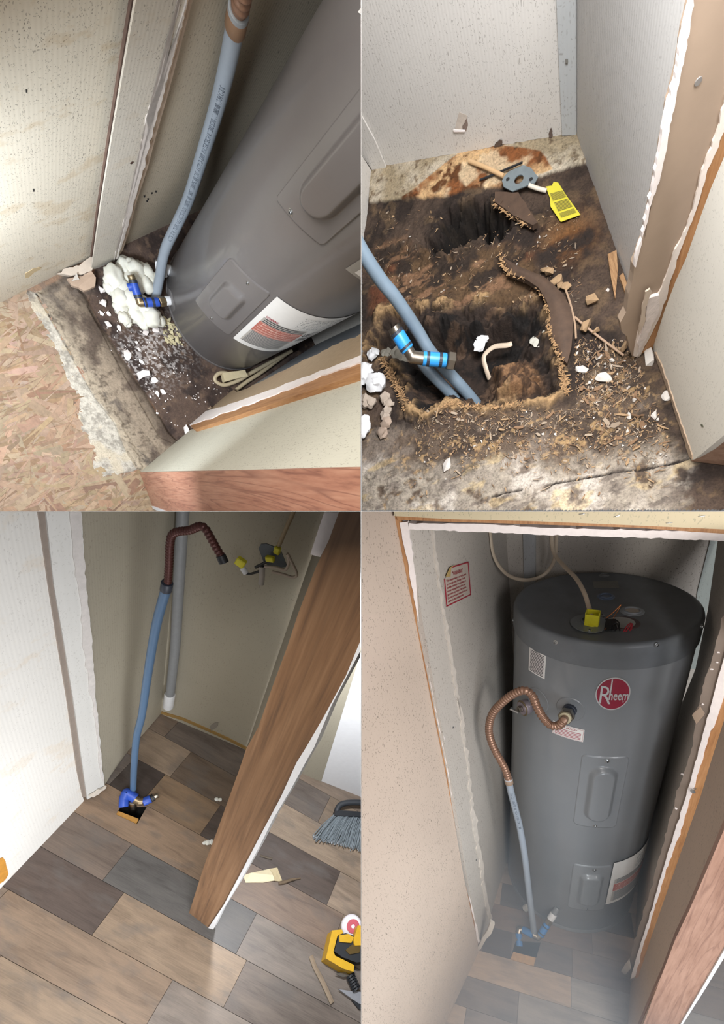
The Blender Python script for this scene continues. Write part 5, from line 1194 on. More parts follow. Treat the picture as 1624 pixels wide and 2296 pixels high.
    # torn paper scar and other small marks on the walls
    P = lambda u, v, l=.001: K.at(wb[0]+wb[1]*l, wb[1], u, v)
    sc = thing(K, 'paper_scar', 'torn paper scar with a lifted flap in the back wall', 'paper', P(1035, 275))
    put(K, 'bare_patch', prism([P(u, v, .0004) for u, v in ((1020, 290), (1025, 268), (1030, 251), (1047, 258), (1049, 276), (1047, 293))], wb[1]*.0004), m_plain('bare_patch', 'bdb2a6', .9, var=.12, scale=120), sc)
    put(K, 'dark_scuff', prism([P(u, v, .001) for u, v in rag([(1037, 283), (1048, 262), (1050, 282), (1045, 293), (1038, 291)], 4, .7, 3)], wb[1]*.0004), m_plain('scuff', '7d6c62', .9, var=.3, scale=200), sc)
    put(K, 'flap', prism([P(u, v, .003) for u, v in ((1017, 290), (1044, 291), (1043, 295), (1018, 295))], wb[1]*.0014), GYP, sc)
    put(K, 'fluff', slab(K, wb, rag([(1108, 330), (1116, 318), (1126, 316), (1122, 326), (1128, 328)], 4, 1.2, 5), .002, .003), m_plain('fluff_brown', '57483e', .95), label='brown fluff tuft caught on the back wall bottom edge', cat='fluff')
    put(K, 'fluff', slab(K, wb, rag([(1231, 309), (1233, 292), (1237, 288), (1239, 308)], 4, .8, 6), .002, .003), m_plain('fluff_dark', '5f5048', .95), label='dark torn paper curl beside the grey corner batten', cat='fluff')
    put(K, 'wall_mark', slab(K, wb, [(1268, 133), (1274, 133), (1274, 141), (1268, 141)], .0008, .0098), m_plain('batten_mark', '77756f', .8), label='dark smudge on the grey corner batten of the empty closet', cat='mark')
    # ---- right jamb, wing wall
    J0 = F(1412, 800); J1 = F(1465, 785); pj = K.vw((1416, 806), (1462, 782))
    tl = te[:-1]+[(1410, 660), (1404, 700), (1392, 723), (1395, 744), (1406, 754), (1413, 782), (1420, 804)]
    gl = [(1429, 754), (1452, 690), (1470, 668), (1480, 654), (1503, 598), (1514, 560), (1529, 535), (1554, 472), (1574, 382), (1605, 306), (1624, 237), (1720, -120), (1750, -220)]
    gr = [(1434, 803), (1447, 777), (1475, 723), (1493, 670), (1508, 619), (1526, 560), (1546, 510), (1567, 459), (1587, 382), (1607, 339), (1624, 293), (1740, -40), (1790, -220)]
    pr = [(1464, 782), (1465, 777), (1491, 695), (1516, 629), (1539, 579), (1572, 484), (1595, 421), (1624, 352), (1760, 20), (1850, -220)]
    rj = thing(K, 'door_jamb', 'right doorway jamb of the emptied closet, broad tan paper face torn at the foot', 'jamb', J0); rj['kind'] = 'structure'
    TJ = m_plain('jamb_tan_light', '9d8976', .85, var=.07, scale=12)
    put(K, 'tan_face', slab(K, pj, [(1557, -220)]+rag([(p[0]+7 if i < 9 else p[0], p[1]) for i, p in enumerate(tl[1:])], 14, .8, 4)+[(1424, 802)]+gl, .014), TJ, rj)
    put(K, 'torn_plaster', slab(K, pj, rag(te[:-2], 12, 1.0, 3)+[(1426, 600)]+rag([(1436, 560), (1446, 520), (1462, 455), (1486, 382), (1504, 282), (1517, 217), (1541, 102), (1558, 0), (1566, -220)], 12, 1.0, 6), .006, .003), GYP, rj, label='white torn plaster edge')
    put(K, 'gypsum_edge', slab(K, pj, rag(gl, 12, .8, 5)+rag(gr[::-1], 12, .8, 7)+[(1425, 800), (1421, 798)], .016, .003), m_plain('gypsum_cream', 'e2d6cb', .9, bs=.6), rj, label='raw plasterboard edge')
    put(K, 'pine_strip', slab(K, pj, gr+pr[::-1]+[(1442, 792)], .02, .001), PINE, rj, label='orange brown pine strip')
    put(K, 'torn_flap', slab(K, pj, rag([(1440, 694), (1448, 655), (1458, 648), (1462, 655), (1448, 690), (1447, 720), (1432, 752), (1440, 700)], 6, .8, 9), .003, .010), m_plain('tan_curl', 'bfae9c', .85), rj, label='curled tan paper tear')
    put(K, 'crushed_plaster', slab(K, pj, rag([(1452, 672), (1478, 662), (1478, 700), (1462, 735), (1444, 770), (1432, 798), (1430, 770), (1448, 722)], 7, 1.2, 10), .006, .006), m_plain('crushed_gypsum', 'd9cec8', .95, var=.12, scale=90, bs=.9), rj, label='crushed white plaster at the foot')
    Pn = K.at(*pj, 1566, 182); put(K, 'nail_head', ring_along(Pn, pj[1], [(.0001, .001), (.0036, .001), (.004, -.001)], 14), m_plain('nail_grey', '8f8a86', .5, .4), rj)
    pw = K.vw((1466, 786), (1549, 1030))
    put(K, 'wall_right', slab(K, pw, [(1466, 786), (1465, 777), (1491, 695), (1516, 629), (1539, 579), (1572, 484), (1595, 421), (1624, 352), (1800, -80), (1950, 700), (1624, 976), (1560, 1029), (1549, 1033)], .02), m_wallpaper('wallpaper_wing', 'd6d2c8', fleck='8c897f', amount=.6, ribs=260, fs=1.6), kind='structure', label='off white wing wall standing right of the tan jamb')
    put(K, 'baseboard_right', slab(K, pw, rag([(1466, 790), (1476, 815), (1500, 885), (1525, 960), (1545, 1024), (1552, 1030), (1545, 1000), (1524, 940), (1502, 875), (1482, 815), (1470, 790)], 10, .6, 8), .003, .002), m_plain('stained_edge', 'a08b76', .9, var=.15), kind='structure', label='brown stained lower edge of the off white wing wall')
    pe = K.vw((1556, 1036), (1626, 1046)); put(K, 'wall_end_cap', slab(K, pe, [(1550, 1034), (1558, 1029), (1624, 977), (1800, 850), (1800, 1060), (1624, 1043)], .01), m_grain('oak_print_grey', 'ad8f7b', '997a67', '775a4b', 'X', 1, .5), kind='structure', label='oak printed end board of the off white wing wall')
    put(K, 'wall_mark', slab(K, pw, [(1571, 951), (1576, 953), (1578, 958), (1573, 957)], .0008, .0006), m_plain('mark_green', '5a5a4a', .8), label='small dark smudge on the off white wing wall', cat='mark')
    # ---- metal plate, cable bits, tag
    s = mpp(1165, 400); zp = .022
    oc = [F(u, v, zp) for u, v in ((1131, 395), (1142, 384), (1174, 370), (1191, 376), (1207, 397), (1200, 409), (1149, 429), (1130, 419), (1126, 405))]
    def ring_face(outer, c, rr, th, k=27):
        V, Fc = [], []; m = len(outer); hole = [c+Vector((rr*math.cos(2*math.pi*i/k), rr*math.sin(2*math.pi*i/k), 0)) for i in range(k)]
        out = [outer[int(i*m/k)].lerp(outer[(int(i*m/k)+1) % m], (i*m/k) % 1) for i in range(k)]
        a0 = math.atan2((out[0]-c).y, (out[0]-c).x); sgn = 1 if sum((out[i]-c).cross(out[(i+1) % k]-c).z for i in range(k)) > 0 else -1
        hole = [c+Vector((rr*math.cos(a0+sgn*2*math.pi*i/k), rr*math.sin(a0+sgn*2*math.pi*i/k), 0)) for i in range(k)]
        for z in (0, -th): V += [p+Vector((0, 0, z)) for p in out]+[p+Vector((0, 0, z)) for p in hole]
        for i in range(k):
            j = (i+1) % k; Fc += [(i, j, k+j, k+i), (2*k+i, 2*k+j, 3*k+j, 3*k+i), (i, j, 2*k+j, 2*k+i), (k+i, k+j, 3*k+j, 3*k+i)]
        return V, Fc
    pl = thing(K, 'box_cover', 'octagonal metal box cover plate on the stained strip', 'plate', oc[0])
    put(K, 'plate', ring_face(oc, F(1164, 402, zp), 10*s, .002), DULL, pl, L=Matrix.Translation(PL[pl.name].translation))
    for (u, v) in ((1191, 402), (1139, 402)): put(K, 'knockout', lathe([(.0001, .0006), (4*s, .0006), (4*s, -.001)], 14, F(u, v, zp)), BLACK, pl)
    cab = lambda pts, rr, m, **kw: put(K, 'cable_end', tube(spline(pts, 6), rr, 10), m, smooth=True, **kw)
    TC = m_plain('cable_tan', 'c9a67c', .5); WCB = m_plain('cable_white_dirty', 'cfc6b6', .5)
    cab([F(1053, 361, .014), F(1090, 376, .016), F(1130, 395, .018)], 4.5*s, TC, label='tan cable stub lying on the rust stain left of the plate', cat='cable')
    cab([F(1186, 415, .020), F(1204, 422, .014), F(1226, 428, .008)], 4.2*s, WCB, label='white cable stub between metal plate and yellow tag', cat='cable')
    put(K, 'thin_rod', tube([F(1076, 404, .010), F(1125, 384, .014), F(1172, 364, .018)], 2.2*s, 8), BLACK, label='thin black rod lying under the metal plate', cat='rod')
    tg = [(1242, 408), (1252, 410), (1271, 440), (1302, 482), (1258, 498), (1235, 464), (1233, 443), (1224, 419), (1238, 417)]
    tz = .008; tag = thing(K, 'warning_tag', 'yellow printed plastic tag on the dark floor by the right wall', 'tag', F(1265, 460, tz))
    put(K, 'sheet', prism([F(u, v, tz) for u, v in tg], (0, 0, .0008)), m_plain('tag_yellow', 'cdc23a', .45, var=.05), tag)
    fq = bilin(F(1258, 498, tz+.001), F(1302, 482, tz+.001), F(1264, 425, tz+.001), F(1229, 434, tz+.001), UP)
    PR = m_print('tag_print', 8, '4d4a20', 'b5aa38', 22, .8)
    for (y0, y1) in ((.12, .28), (.34, .66), (.72, .98)): put(K, 'print_block', patch(lambda x, y, h=0: fq(x, y, .0004), .08, .92, y0, y1, 4, 4), PR, tag)
    # ---- curved peeled board, flat board, wood splinters
    BR = m_plain('dark_wet_wood', '4a382b', .8, var=.22, scale=50, bs=.6); FIB = m_plain('torn_fibre', 'a3825d', .95, var=.2, scale=120, bs=1.0)
    Lp = [(1121, 562), (1126, 588), (1141, 613), (1180, 626), (1208, 645), (1226, 675), (1234, 700), (1233, 735), (1244, 775), (1259, 808)]
    Rp = [(1128, 566), (1134, 580), (1166, 598), (1218, 619), (1240, 636), (1262, 658), (1281, 690), (1286, 726), (1282, 777), (1272, 816)]
    cb = thing(K, 'peeled_board', 'curved dark peeled board strip bending beside the large hole', 'board', on(1240, 680))
    V, Fc = [], []; m_ = len(Lp)
    for i in range(m_):
        a = F(*Lp[i], .012+.014*math.sin(math.pi*i/(m_-1))); b = F(*Rp[i], .016+.010*math.sin(math.pi*i/(m_-1)))
        for j in range(5): t = j/4; V.append(a.lerp(b, t)+Vector((0, 0, .006*math.sin(math.pi*t))))
        for j in range(5): t = j/4; V.append(a.lerp(b, t)+Vector((0, 0, .006*math.sin(math.pi*t)-.012)))
    for i in range(m_-1):
        for j in range(4):
            q, p = i*10+j, (i+1)*10+j; Fc += [(q, q+1, p+1, p), (q+5, p+5, p+6, q+6)]
        Fc += [(i*10, (i+1)*10, (i+1)*10+5, i*10+5), (i*10+4, i*10+9, (i+1)*10+9, (i+1)*10+4)]
    Fc += [(0, 5, 6, 1), (1, 6, 7, 2), (2, 7, 8, 3), (3, 8, 9, 4)]; z_ = (m_-1)*10; Fc += [(z_, z_+1, z_+6, z_+5), (z_+1, z_+2, z_+7, z_+6), (z_+2, z_+3, z_+8, z_+7), (z_+3, z_+4, z_+9, z_+8)]
    put(K, 'strip', (V, Fc), BR, cb, smooth=True)
    rnd = random.Random(4)
    def fuzz(name, line, z, k, ln, m, parent=None, up=.5, seed=0, **kw):
        rn = random.Random(seed); gs = []
        for _ in range(k):
            t = rn.random()*(len(line)-1); i = min(int(t), len(line)-2); q = t-i
            u = line[i][0]*(1-q)+line[i+1][0]*q; v = line[i][1]*(1-q)+line[i+1][1]*q
            P0 = F(u+rn.gauss(0, 3), v+rn.gauss(0, 3), z+rn.uniform(-.004, .006)); d = Vector((rn.gauss(0, 1), rn.gauss(0, 1), rn.uniform(-.2, 1)*up)).normalized()
            e = d.orthogonal().normalized()*rn.uniform(.0008, .0022); l_ = ln*rn.uniform(.4, 1.3)
            gs.append(([P0-e, P0+e, P0+d*l_+e*.3, P0+d*l_-e*.3], [(0, 1, 2, 3)]))
        return put(K, name, join(*gs), m, parent, **kw)
    fuzz('fibre_edge', Lp[4:], .018, 220, .007, FIB, cb, seed=1, kind='stuff', label='frayed light fibre edge'); fuzz('fibre_edge', Lp[:4], .020, 90, .008, FIB, cb, seed=2, kind='stuff')
    rim = [(858, 806), (875, 835), (893, 870), (908, 900), (922, 925)]
    fuzz('frayed_fibres', rim, .006, 450, .011, FIB, None, .8, 3, kind='stuff', label='frayed wood fibres along the left rim of the large hole')
    fuzz('frayed_fibres', [(1258, 812), (1266, 850), (1270, 880)], .004, 160, .009, FIB, None, .8, 4, kind='stuff', label='frayed wood fibres at the right rim of the large hole')
    fuzz('frayed_fibres', [(985, 915), (1010, 905), (1090, 915), (1180, 905)], .004, 200, .009, FIB, None, .8, 5, kind='stuff', label='frayed wood fibres along the front rim of the large hole')
    bd = [(1110, 430), (1161, 432), (1185, 466), (1206, 498), (1195, 505), (1152, 482), (1110, 452)]
    fb = thing(K, 'loose_board', 'flat dark board piece lying below the octagonal plate', 'board', F(1150, 460, .02))
    put(K, 'plank_piece', prism([F(u, v, .024) for u, v in rag(bd+[bd[0]], 12, .8, 5)[:-1]], (0, 0, -.012)), BR, fb); fuzz('fibre_edge', [(1110, 452), (1152, 482), (1195, 505)], .016, 260, .010, FIB, fb, seed=7, kind='stuff')
    SPL = m_grain('splinter_wood', 'b5916a', '97734f', '6a4c33', 'Y', 3, .8)
    put(K, 'wood_splinter', prism([on(u, v, .010) for u, v in ((1363, 570), (1383, 560), (1386, 606), (1380, 670), (1371, 624))], (0, 0, -.006)), SPL, label='long tan wood splinter leaning along the right wall foot', cat='splinter')
    put(K, 'wood_splinter', prism([on(u, v, .008) for u, v in ((1389, 619), (1398, 611), (1406, 634), (1404, 659), (1397, 640))], (0, 0, -.006)), SPL, label='short tan wood splinter beside the tan jamb', cat='splinter')
    TW = m_plain('twig', 'a58a72', .8); s3 = mpp(1290, 720)
    put(K, 'twig', tube(spline([on(1268, 647, .012), on(1279, 680, .012), on(1289, 723, .010), on(1292, 759, .010)], 5), 2.4*s3, 7), TW, smooth=True, label='thin pale twig beside the curved peeled board', cat='twig')
    put(K, 'twig', tube(spline([on(1289, 711, .010), on(1325, 741, .010), on(1360, 768, .009), on(1399, 797, .008)], 5), 2.4*s3, 7), TW, smooth=True, label='thin pale twig pointing at the tan jamb foot', cat='twig')
    # ---- pipes and fitting over the hole
    def dist(u, v, z): return (F(u, v, z)-K.c).length
    D0 = dist(1000, 850, -.02); up = lambda u, v, k=1.0: K.far(u, v, D0*k)
    r1 = 14.5*mpp(1000, 800)*.86
    GP2 = m_plain('blue_grey_pipe_old', '6d7d8a', .45, var=.08, scale=30)
    PA = spline([up(790, 520, .90), up(815, 568, .905), up(856, 630, .92), up(887, 668, .93), up(935, 739, .955), up(963, 785, .965), up(1004, 833, .985), up(1040, 872, 1.0), up(1075, 914, 1.02), up(1100, 945, 1.05)], 6)
    put(K, 'supply_pipe', tube(PA, r1, 20), GP2, smooth=True, label='long blue grey pipe crossing the large hole from the left', cat='pipe')
    put(K, 'supply_pipe', tube(spline([up(935, 795, .985), up(958, 828, .99), up(1000, 872, 1.0), up(1030, 905, 1.02), up(1052, 935, 1.05)], 6), r1*.95, 20), GP2, smooth=True, label='short blue grey pipe below the blue fitting', cat='pipe')
    BL2 = m_plain('bright_blue_plastic', '2f8fd8', .4, var=.04); k_ = .935
    fit = thing(K, 'pipe_fitting', 'bright blue fitting with nickel elbow and nut over the large hole', 'fitting', up(930, 800, k_))
    RR = 16*mpp(930, 800)*.85
    def chain(nm, a, b, rr, m): return put(K, nm, pipe_sleeve(a, b, rr), m, fit, smooth=True)
    a0, a1, e1, c0, c1, n1 = up(889, 744, k_), up(915, 785, k_), up(924, 800, k_-.004), up(948, 804, k_), up(1002, 808, k_+.005), up(1020, 811, k_+.008)
    chain('nickel_tip', up(883, 732, k_), a0, RR*.92, NICKEL); b1 = chain('blue_sleeve', a0, a1, RR, BL2)
    put(K, 'dark_band', band(a0, a1, .06, .008, RR), DARKB, b1); put(K, 'dark_band', band(a0, a1, .82, .006, RR), DARKB, b1)
    put(K, 'nickel_elbow', elbow(a1, e1, c0, RR*.86, 18), NICKEL, fit, smooth=True); b2 = chain('blue_sleeve', c0, c1, RR*.95, BL2)
    put(K, 'dark_band', band(c0, c1, .22, .008, RR*.95), DARKB, b2); put(K, 'dark_band', band(c0, c1, .74, .008, RR*.95), DARKB, b2)
    put(K, 'hex_nut', hexnut(c1, n1-c1, RR*1.25, (n1-c1).length), NICKEL, fit)
    # ---- foam and plaster chunks
    DF = m_plain('dirty_foam', 'b5b3a8', .9, var=.18, scale=70, bs=.8); WF = m_plain('bright_foam', 'd2d2d3', .8, var=.04, scale=60, bs=.4); BG = m_plain('beige_rubble', '9c8f82', .95, var=.15, scale=60, bs=.8); GF = m_plain('grey_rubble', '8f8b80', .95, var=.18, scale=60, bs=.8)
    def chunk(u, v, rp, m, label, z=None, sq=.7, k=3, seed=0, cat='foam'):
        rn = random.Random(seed+int(u)); P0 = F(u, v, (hz(u, v) if z is None else z)); rr = rp*mpp(u, v)
        put(K, 'foam_chunk' if cat == 'foam' else 'rubble_chunk', lumps([(P0+Vector((rn.gauss(0, rr*.35), rn.gauss(0, rr*.35), rr*.3)), rr*rn.uniform(.6, .85), sq) for _ in range(k)], 1, .6, seed, 90), m, smooth=True, label=label, cat=cat)
    chunk(1145, 726, 19, DF, 'dirty white foam chunk in the middle of the large hole', -.06); chunk(1078, 771, 17, WF, 'white foam scrap touching the bent cable end', -.05, .5); chunk(1212, 770, 18, DF, 'mottled foam chunk against the curved peeled board', -.03)
    chunk(1222, 752, 10, DF, 'small mottled foam piece above the mottled chunk', -.02)
    chunk(834, 797, 12, WF, 'small white foam chunk at the left rim, uppermost', .006); chunk(819, 845, 20, WF, 'round white foam chunk below the uppermost small one', .006); chunk(853, 866, 23, WF, 'largest bright white foam chunk beside the frayed rim', .008)
    chunk(822, 905, 17, BG, 'beige crumbling chunk below the bright white foam', .004, cat='rubble'); chunk(866, 905, 16, BG, 'beige chunk at the foot of the frayed rim', .004, cat='rubble'); chunk(824, 952, 26, WF, 'smooth white foam slab lowest among the white chunks', .004, .35, 2)
    chunk(872, 932, 14, BG, 'pale beige block near the front left corner of the hole', .004, cat='rubble'); chunk(870, 957, 19, m_plain('tan_rubble', '9a8879', .95, var=.1, bs=.6), 'tan plaster block in front of the hole, lowest of the left heap', .004, .6, 2, cat='rubble')
    chunk(894, 806, 24, GF, 'grey crusted lump hanging inside the hole behind the frayed rim', -.03, cat='rubble'); chunk(868, 797, 14, GF, 'smaller grey lump at the hole corner under the blue fitting', -.01, cat='rubble')
    s4 = mpp(1090, 790)
    put(K, 'cable_end', tube(spline([F(1148, 770, -.035), F(1138, 774, -.035), F(1111, 777, -.04), F(1094, 788, -.045), F(1085, 803, -.05), F(1091, 830, -.06), F(1098, 850, -.075)], 6), 6*s4, 12, flat=.6), m_plain('cable_beige', 'bfae9a', .5), smooth=True, label='bent beige cable end hooking over the large hole', cat='cable')
    G2 = m_plain('plaster_bits_grey', 'bdb7b0', .9, var=.08, bs=.5)
    W2 = [((1354, 848), .014, 'white plaster flake on the dark floor left of the jamb foot'), ((1307, 828), .012, 'white and grey plaster bit near the twig end'), ((1455, 802), .016, 'white plaster block under the pine strip'), ((1493, 888), .012, 'white plaster bit against the wing wall foot'), ((1468, 931), .008, 'small white bit lower along the wing wall foot'), ((1412, 934), .007, 'small white bit in the middle of the littered floor'), ((1363, 650), .005, 'tiny white bit by the long tan splinter'), ((1372, 809), .006, 'tiny white bit just left of the jamb foot'), ((1343, 800), .007, 'small white bit under the long twig'), ((1002, 1041), .014, 'white flake on the pale mould at the front')]
    for i, ((u, v), a, lab) in enumerate(W2):
        R = Euler((rnd.uniform(-.3, .3), rnd.uniform(-.3, .3), rnd.uniform(0, 6))).to_matrix(); V, Fc = chunk_mesh(100+i, 12, .5); P0 = on(u, v, a*.3)
        put(K, 'plaster_bit', ([P0+R @ Vector((q.x*a*1.3, q.y*a*.8, q.z*a)) for q in V], Fc), G2, label=lab, cat='plaster')
    # ---- wood chips: the larger ones one by one, the rest joined
    CH = [m_plain('chip_tan', '9a7f60', .9, var=.15, scale=120), m_plain('chip_brown', '7a5f47', .9, var=.15, scale=120), m_plain('chip_grey', '968674', .9, var=.15, scale=120)]
    rn = random.Random(12); protos = []
    def chip_L(u, v, a, lift=.003):
        return Matrix.Translation(on(u, v, lift)) @ Euler((rn.gauss(0, .35), rn.gauss(0, .35), rn.uniform(0, 6.3))).to_matrix().to_4x4() @ Matrix.Diagonal((a*rn.uniform(.7, 1.4), a*rn.uniform(.5, 1.1), a, 1))
    def spotpx():
        while True:
            u, v = rn.uniform(930, 1500), rn.gauss(960, 55)
            if rn.random() < .25: u, v = rn.uniform(1290, 1450), rn.uniform(760, 900)
            if v < 1120 and (v > 915 or u > 1290) and u < 1420+max(0, v-790)*.42: return u, v
    chipm = [prism2([(-1, -.12), (.2, -.2), (1, -.03), (.9, .1), (-.2, .2), (-1, .1)], -.05, .05), prism2([(-.8, -.3), (.5, -.35), (.8, .1), (.1, .4), (-.7, .25)], -.07, .07), prism2([(-1, -.06), (1, -.04), (1, .05), (-.9, .08)], -.04, .04)]
    for i in range(130):
        u, v = spotpx(); L = chip_L(u, v, rn.uniform(.006, .013))
        if len(protos) < 9: 
            o = put(K, 'wood_chip', chipm[i % 3], CH[i//3 % 3], L=L, own=True, label=('tan', 'brown', 'grey')[i//3 % 3]+(' needle shaped', ' broad flat', ' thin straight')[i % 3]+' wood chip in the litter on the rotten front floor', cat='wood chip', group=('tan', 'brown', 'grey')[i//3 % 3]+(' needle', ' flat', ' straight')[i % 3]+' wood chips on the rotten front floor')
            if o: protos.append(o)
        else: copy_of(K, rn.choice(protos), L)
    for m, k, sd in ((CH[0], 1100, 1), (CH[1], 800, 2), (CH[2], 700, 3), (G2, 70, 4)):
        gs = []
        for i in range(k):
            u, v = spotpx()
            if rn.random() < .2: u, v = rn.uniform(840, 1300), rn.uniform(470, 700)
            L = chip_L(u, v, rn.uniform(.0018, .0055), .002); V, Fc = chipm[i % 3] if m is not G2 else chunk_mesh(i % 5, 8, .5); gs.append(([L @ Vector(q) for q in V], Fc))
        put(K, 'wood_litter' if m is not G2 else 'plaster_litter', join(*gs), m, kind='stuff', label=('fine tan wood litter', 'fine brown wood litter', 'fine grey wood litter', 'fine white plaster litter')[sd-1]+' over the rotten floor')
    for i, (u, v) in enumerate(((1221, 604), (1232, 609), (1246, 628), (1256, 637), (1268, 643), (1313, 731), (1338, 741), (1395, 775), (1327, 670))):
        P0 = on(u, v, .012); V, Fc = chunk_mesh(50+i, 12, .7); a = .009+.003*(i % 3)
        put(K, 'wood_crumb', ([P0+Vector((q.x*a, q.y*a, q.z*a)) for q in V], Fc), CH[0], label='tan wood crumb among those beside the curved peeled board and twigs', cat='wood chip', group='tan crumbs beside the curved board')
build2()

# ================================================================== closet with the new plank floor, heater taken out (lower left)
def build3():
    K = Closet(3); F = K.fl; UP = Vector((0, 0, 1))
    hole = [tuple(F(*q)[:2]) for q in ((272, 1806), (330, 1808), (307, 1848), (260, 1826))]
    H2 = [tuple(F(*q)[:2]) for q in ((272, 1806), (330, 1808), (306, 1848), (258, 1825))]
    floor = put(K, 'floor', join(*[prism2(p, -.02, -.0055) for p in sub_convex(ccw([(-.8, -1.2), (1.9, -1.2), (1.9, .62), (-.8, .62)]), ccw(hole))]), m_plain('subfloor_brown', '4a4038', .9), base=(0, 0, 0), kind='structure', label='smoky brown plank floor of the emptied heater closet and room')
    T = ['8a7866', '7c6d60', '8f7e6e', '746b64', '807060', '6a6059', '8b7a69']
    planks(K, floor, (0, -.3795), 0.0, .1265, (-8, 8), (-.9, 1.9), 11, T, hole=hole,
           fixed={0: [-.35, .178, .62], 1: [.10, .58], 2: [-.3, .36, .86], 3: [-.1, .03, .27, .79], 4: [.05, .40, .9], -1: [-.1, .45]},
           tone={(0, 0): '584c46', (0, 1): '8d7a67', (1, -1): '6f6259', (1, 0): '5d5a58', (2, 0): '87725f', (2, 1): '77665a', (3, 0): '453c38', (3, 1): '7a6652', (3, 2): '514640', (4, 0): '66584c', (-1, 0): '83705f', (-1, 1): '7a7068'}, lens=(.45, .9))
    hl = ccw(hole); hz = -.10; gs = []
    for i in range(4):
        a, b = hl[i], hl[(i+1) % 4]; gs.append(prism([(a[0], a[1], -.006), (b[0], b[1], -.006), (b[0], b[1], hz), (a[0], a[1], hz)], Vector((b[1]-a[1], a[0]-b[0], 0)).normalized()*.006))
    gs.append(prism2(hl, hz-.006, hz)); put(K, 'hole_lining', join(*gs), DARK, floor)
    put(K, 'raw_board', prism([F(*q, -.002) for q in ((262, 1817), (311, 1836), (306, 1847), (260, 1826))], (0, 0, -.018)), m_plain('raw_board_orange', 'b98842', .8, var=.15, scale=80), floor, label='bare orange board edge in the cut opening')
    # ---- walls
    wl = K.vw((0, 1993), (189, 1795))
    WL = m_wallpaper('wallpaper_pale_left', 'dad8d3', fleck='96918a', amount=.35, stain=.18, stainhex='c9a66a', dens=.6)
    put(K, 'wall_left', slab(K, wl, [(-200, 900), (62, 1000), (86, 1146), (109, 1311), (127, 1426), (150, 1566), (173, 1728), (185, 1785), (189, 1796), (153, 1839), (77, 1920), (0, 1994), (-200, 2190)], .012), WL, kind='structure', label='white left wall bright at its foot beside the plank floor')
    put(K, 'wall_stain', slab(K, wl, rag([(-4, 1926), (9, 1922), (20, 1960), (8, 1976), (-6, 1984)], 8, 1, 2), .001, .001), m_plain('orange_stain', 'b8812e', .8, var=.15), label='orange bare patch low at the edge of the white wall', cat='stain')
    pj = K.vw((189, 1795), (236, 1768)); pj = (pj[0]+pj[1]*.006, pj[1])
    jb = thing(K, 'door_jamb', 'grey white doorway jamb left of the blue pipe with torn edge', 'jamb', F(205, 1788)); jb['kind'] = 'structure'
    put(K, 'groove_strip', slab(K, wl, [(62, 1000), (86, 1146), (109, 1311), (127, 1426), (150, 1566), (173, 1728), (186, 1788), (199, 1786), (188, 1730), (165, 1566), (142, 1426), (122, 1311), (104, 1146), (84, 1000)], .01, .003), m_plain('groove_brown', '8d8177', .8, var=.08), jb, label='brown grey strip between wall and jamb')
    rt = [(160, 1000), (182, 1146), (193, 1311), (203, 1400), (211, 1502), (216, 1578), (226, 1690), (234, 1758), (238, 1768)]
    put(K, 'jamb_face', slab(K, pj, [(82, 1000), (103, 1146), (121, 1311), (141, 1426), (164, 1566), (187, 1730), (196, 1793)]+rag(rt[::-1], 14, 1.2, 3), .03), m_wallpaper('wallpaper_jamb_three', 'c3c2be', amount=.3), jb)
    put(K, 'torn_plaster', slab(K, pj, rag([(132, 1000), (156, 1146), (165, 1248), (183, 1362), (188, 1451), (203, 1553), (219, 1655), (226, 1740)], 14, 1.4, 5)+rag(rt[::-1][1:], 12, 1.2, 6), .004, .003), m_plain('torn_grey', 'bdb8b4', .9, var=.1, bs=.5), jb, label='torn pale plaster edge')
    put(K, 'jamb_foot', slab(K, pj, rag([(200, 1786), (222, 1772), (240, 1764), (234, 1772), (210, 1788)], 7, 1, 4), .006, .008), GYPT, jb, label='white broken plaster at the jamb foot')
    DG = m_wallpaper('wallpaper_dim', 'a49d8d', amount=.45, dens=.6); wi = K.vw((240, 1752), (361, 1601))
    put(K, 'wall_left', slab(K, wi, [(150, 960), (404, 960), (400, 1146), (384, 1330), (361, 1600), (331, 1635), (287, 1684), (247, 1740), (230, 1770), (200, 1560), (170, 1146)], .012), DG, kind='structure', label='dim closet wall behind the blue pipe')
    wb = K.vw((361, 1601), (550, 1681)); nb = wb[1]
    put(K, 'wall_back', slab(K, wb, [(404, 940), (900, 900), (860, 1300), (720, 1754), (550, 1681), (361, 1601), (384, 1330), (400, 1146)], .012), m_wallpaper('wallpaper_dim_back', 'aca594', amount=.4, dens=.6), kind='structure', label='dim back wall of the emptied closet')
    put(K, 'baseboard_back', slab(K, wb, [(361, 1601), (410, 1616), (463, 1639), (514, 1662), (560, 1686), (560, 1680), (514, 1656), (463, 1633), (410, 1610), (362, 1596)], .004, .003), m_plain('tan_gap', '9a7a45', .8), kind='structure', label='tan gap line at the foot of the dim back wall')
    # ---- closet right side, post cap and trim
    cap = thing(K, 'wall_end_cap', 'warm oak printed board with white edge trim slanting across the closet opening', 'trim board', F(440, 2060)); cap['kind'] = 'structure'
    pc = K.vw((424, 2047), (467, 2081))
    put(K, 'board', slab(K, pc, [(830, 960), (761, 1146), (738, 1210), (708, 1273), (669, 1375), (644, 1451), (611, 1540), (580, 1629), (552, 1680), (535, 1730), (510, 1799), (487, 1863), (458, 1940), (438, 2003), (424, 2047), (468, 2081), (476, 2067), (502, 2029), (543, 1952), (584, 1873), (630, 1787), (665, 1710), (687, 1675), (728, 1604), (776, 1515), (810, 1433), (1000, 1060)], .012), OAK3, cap)
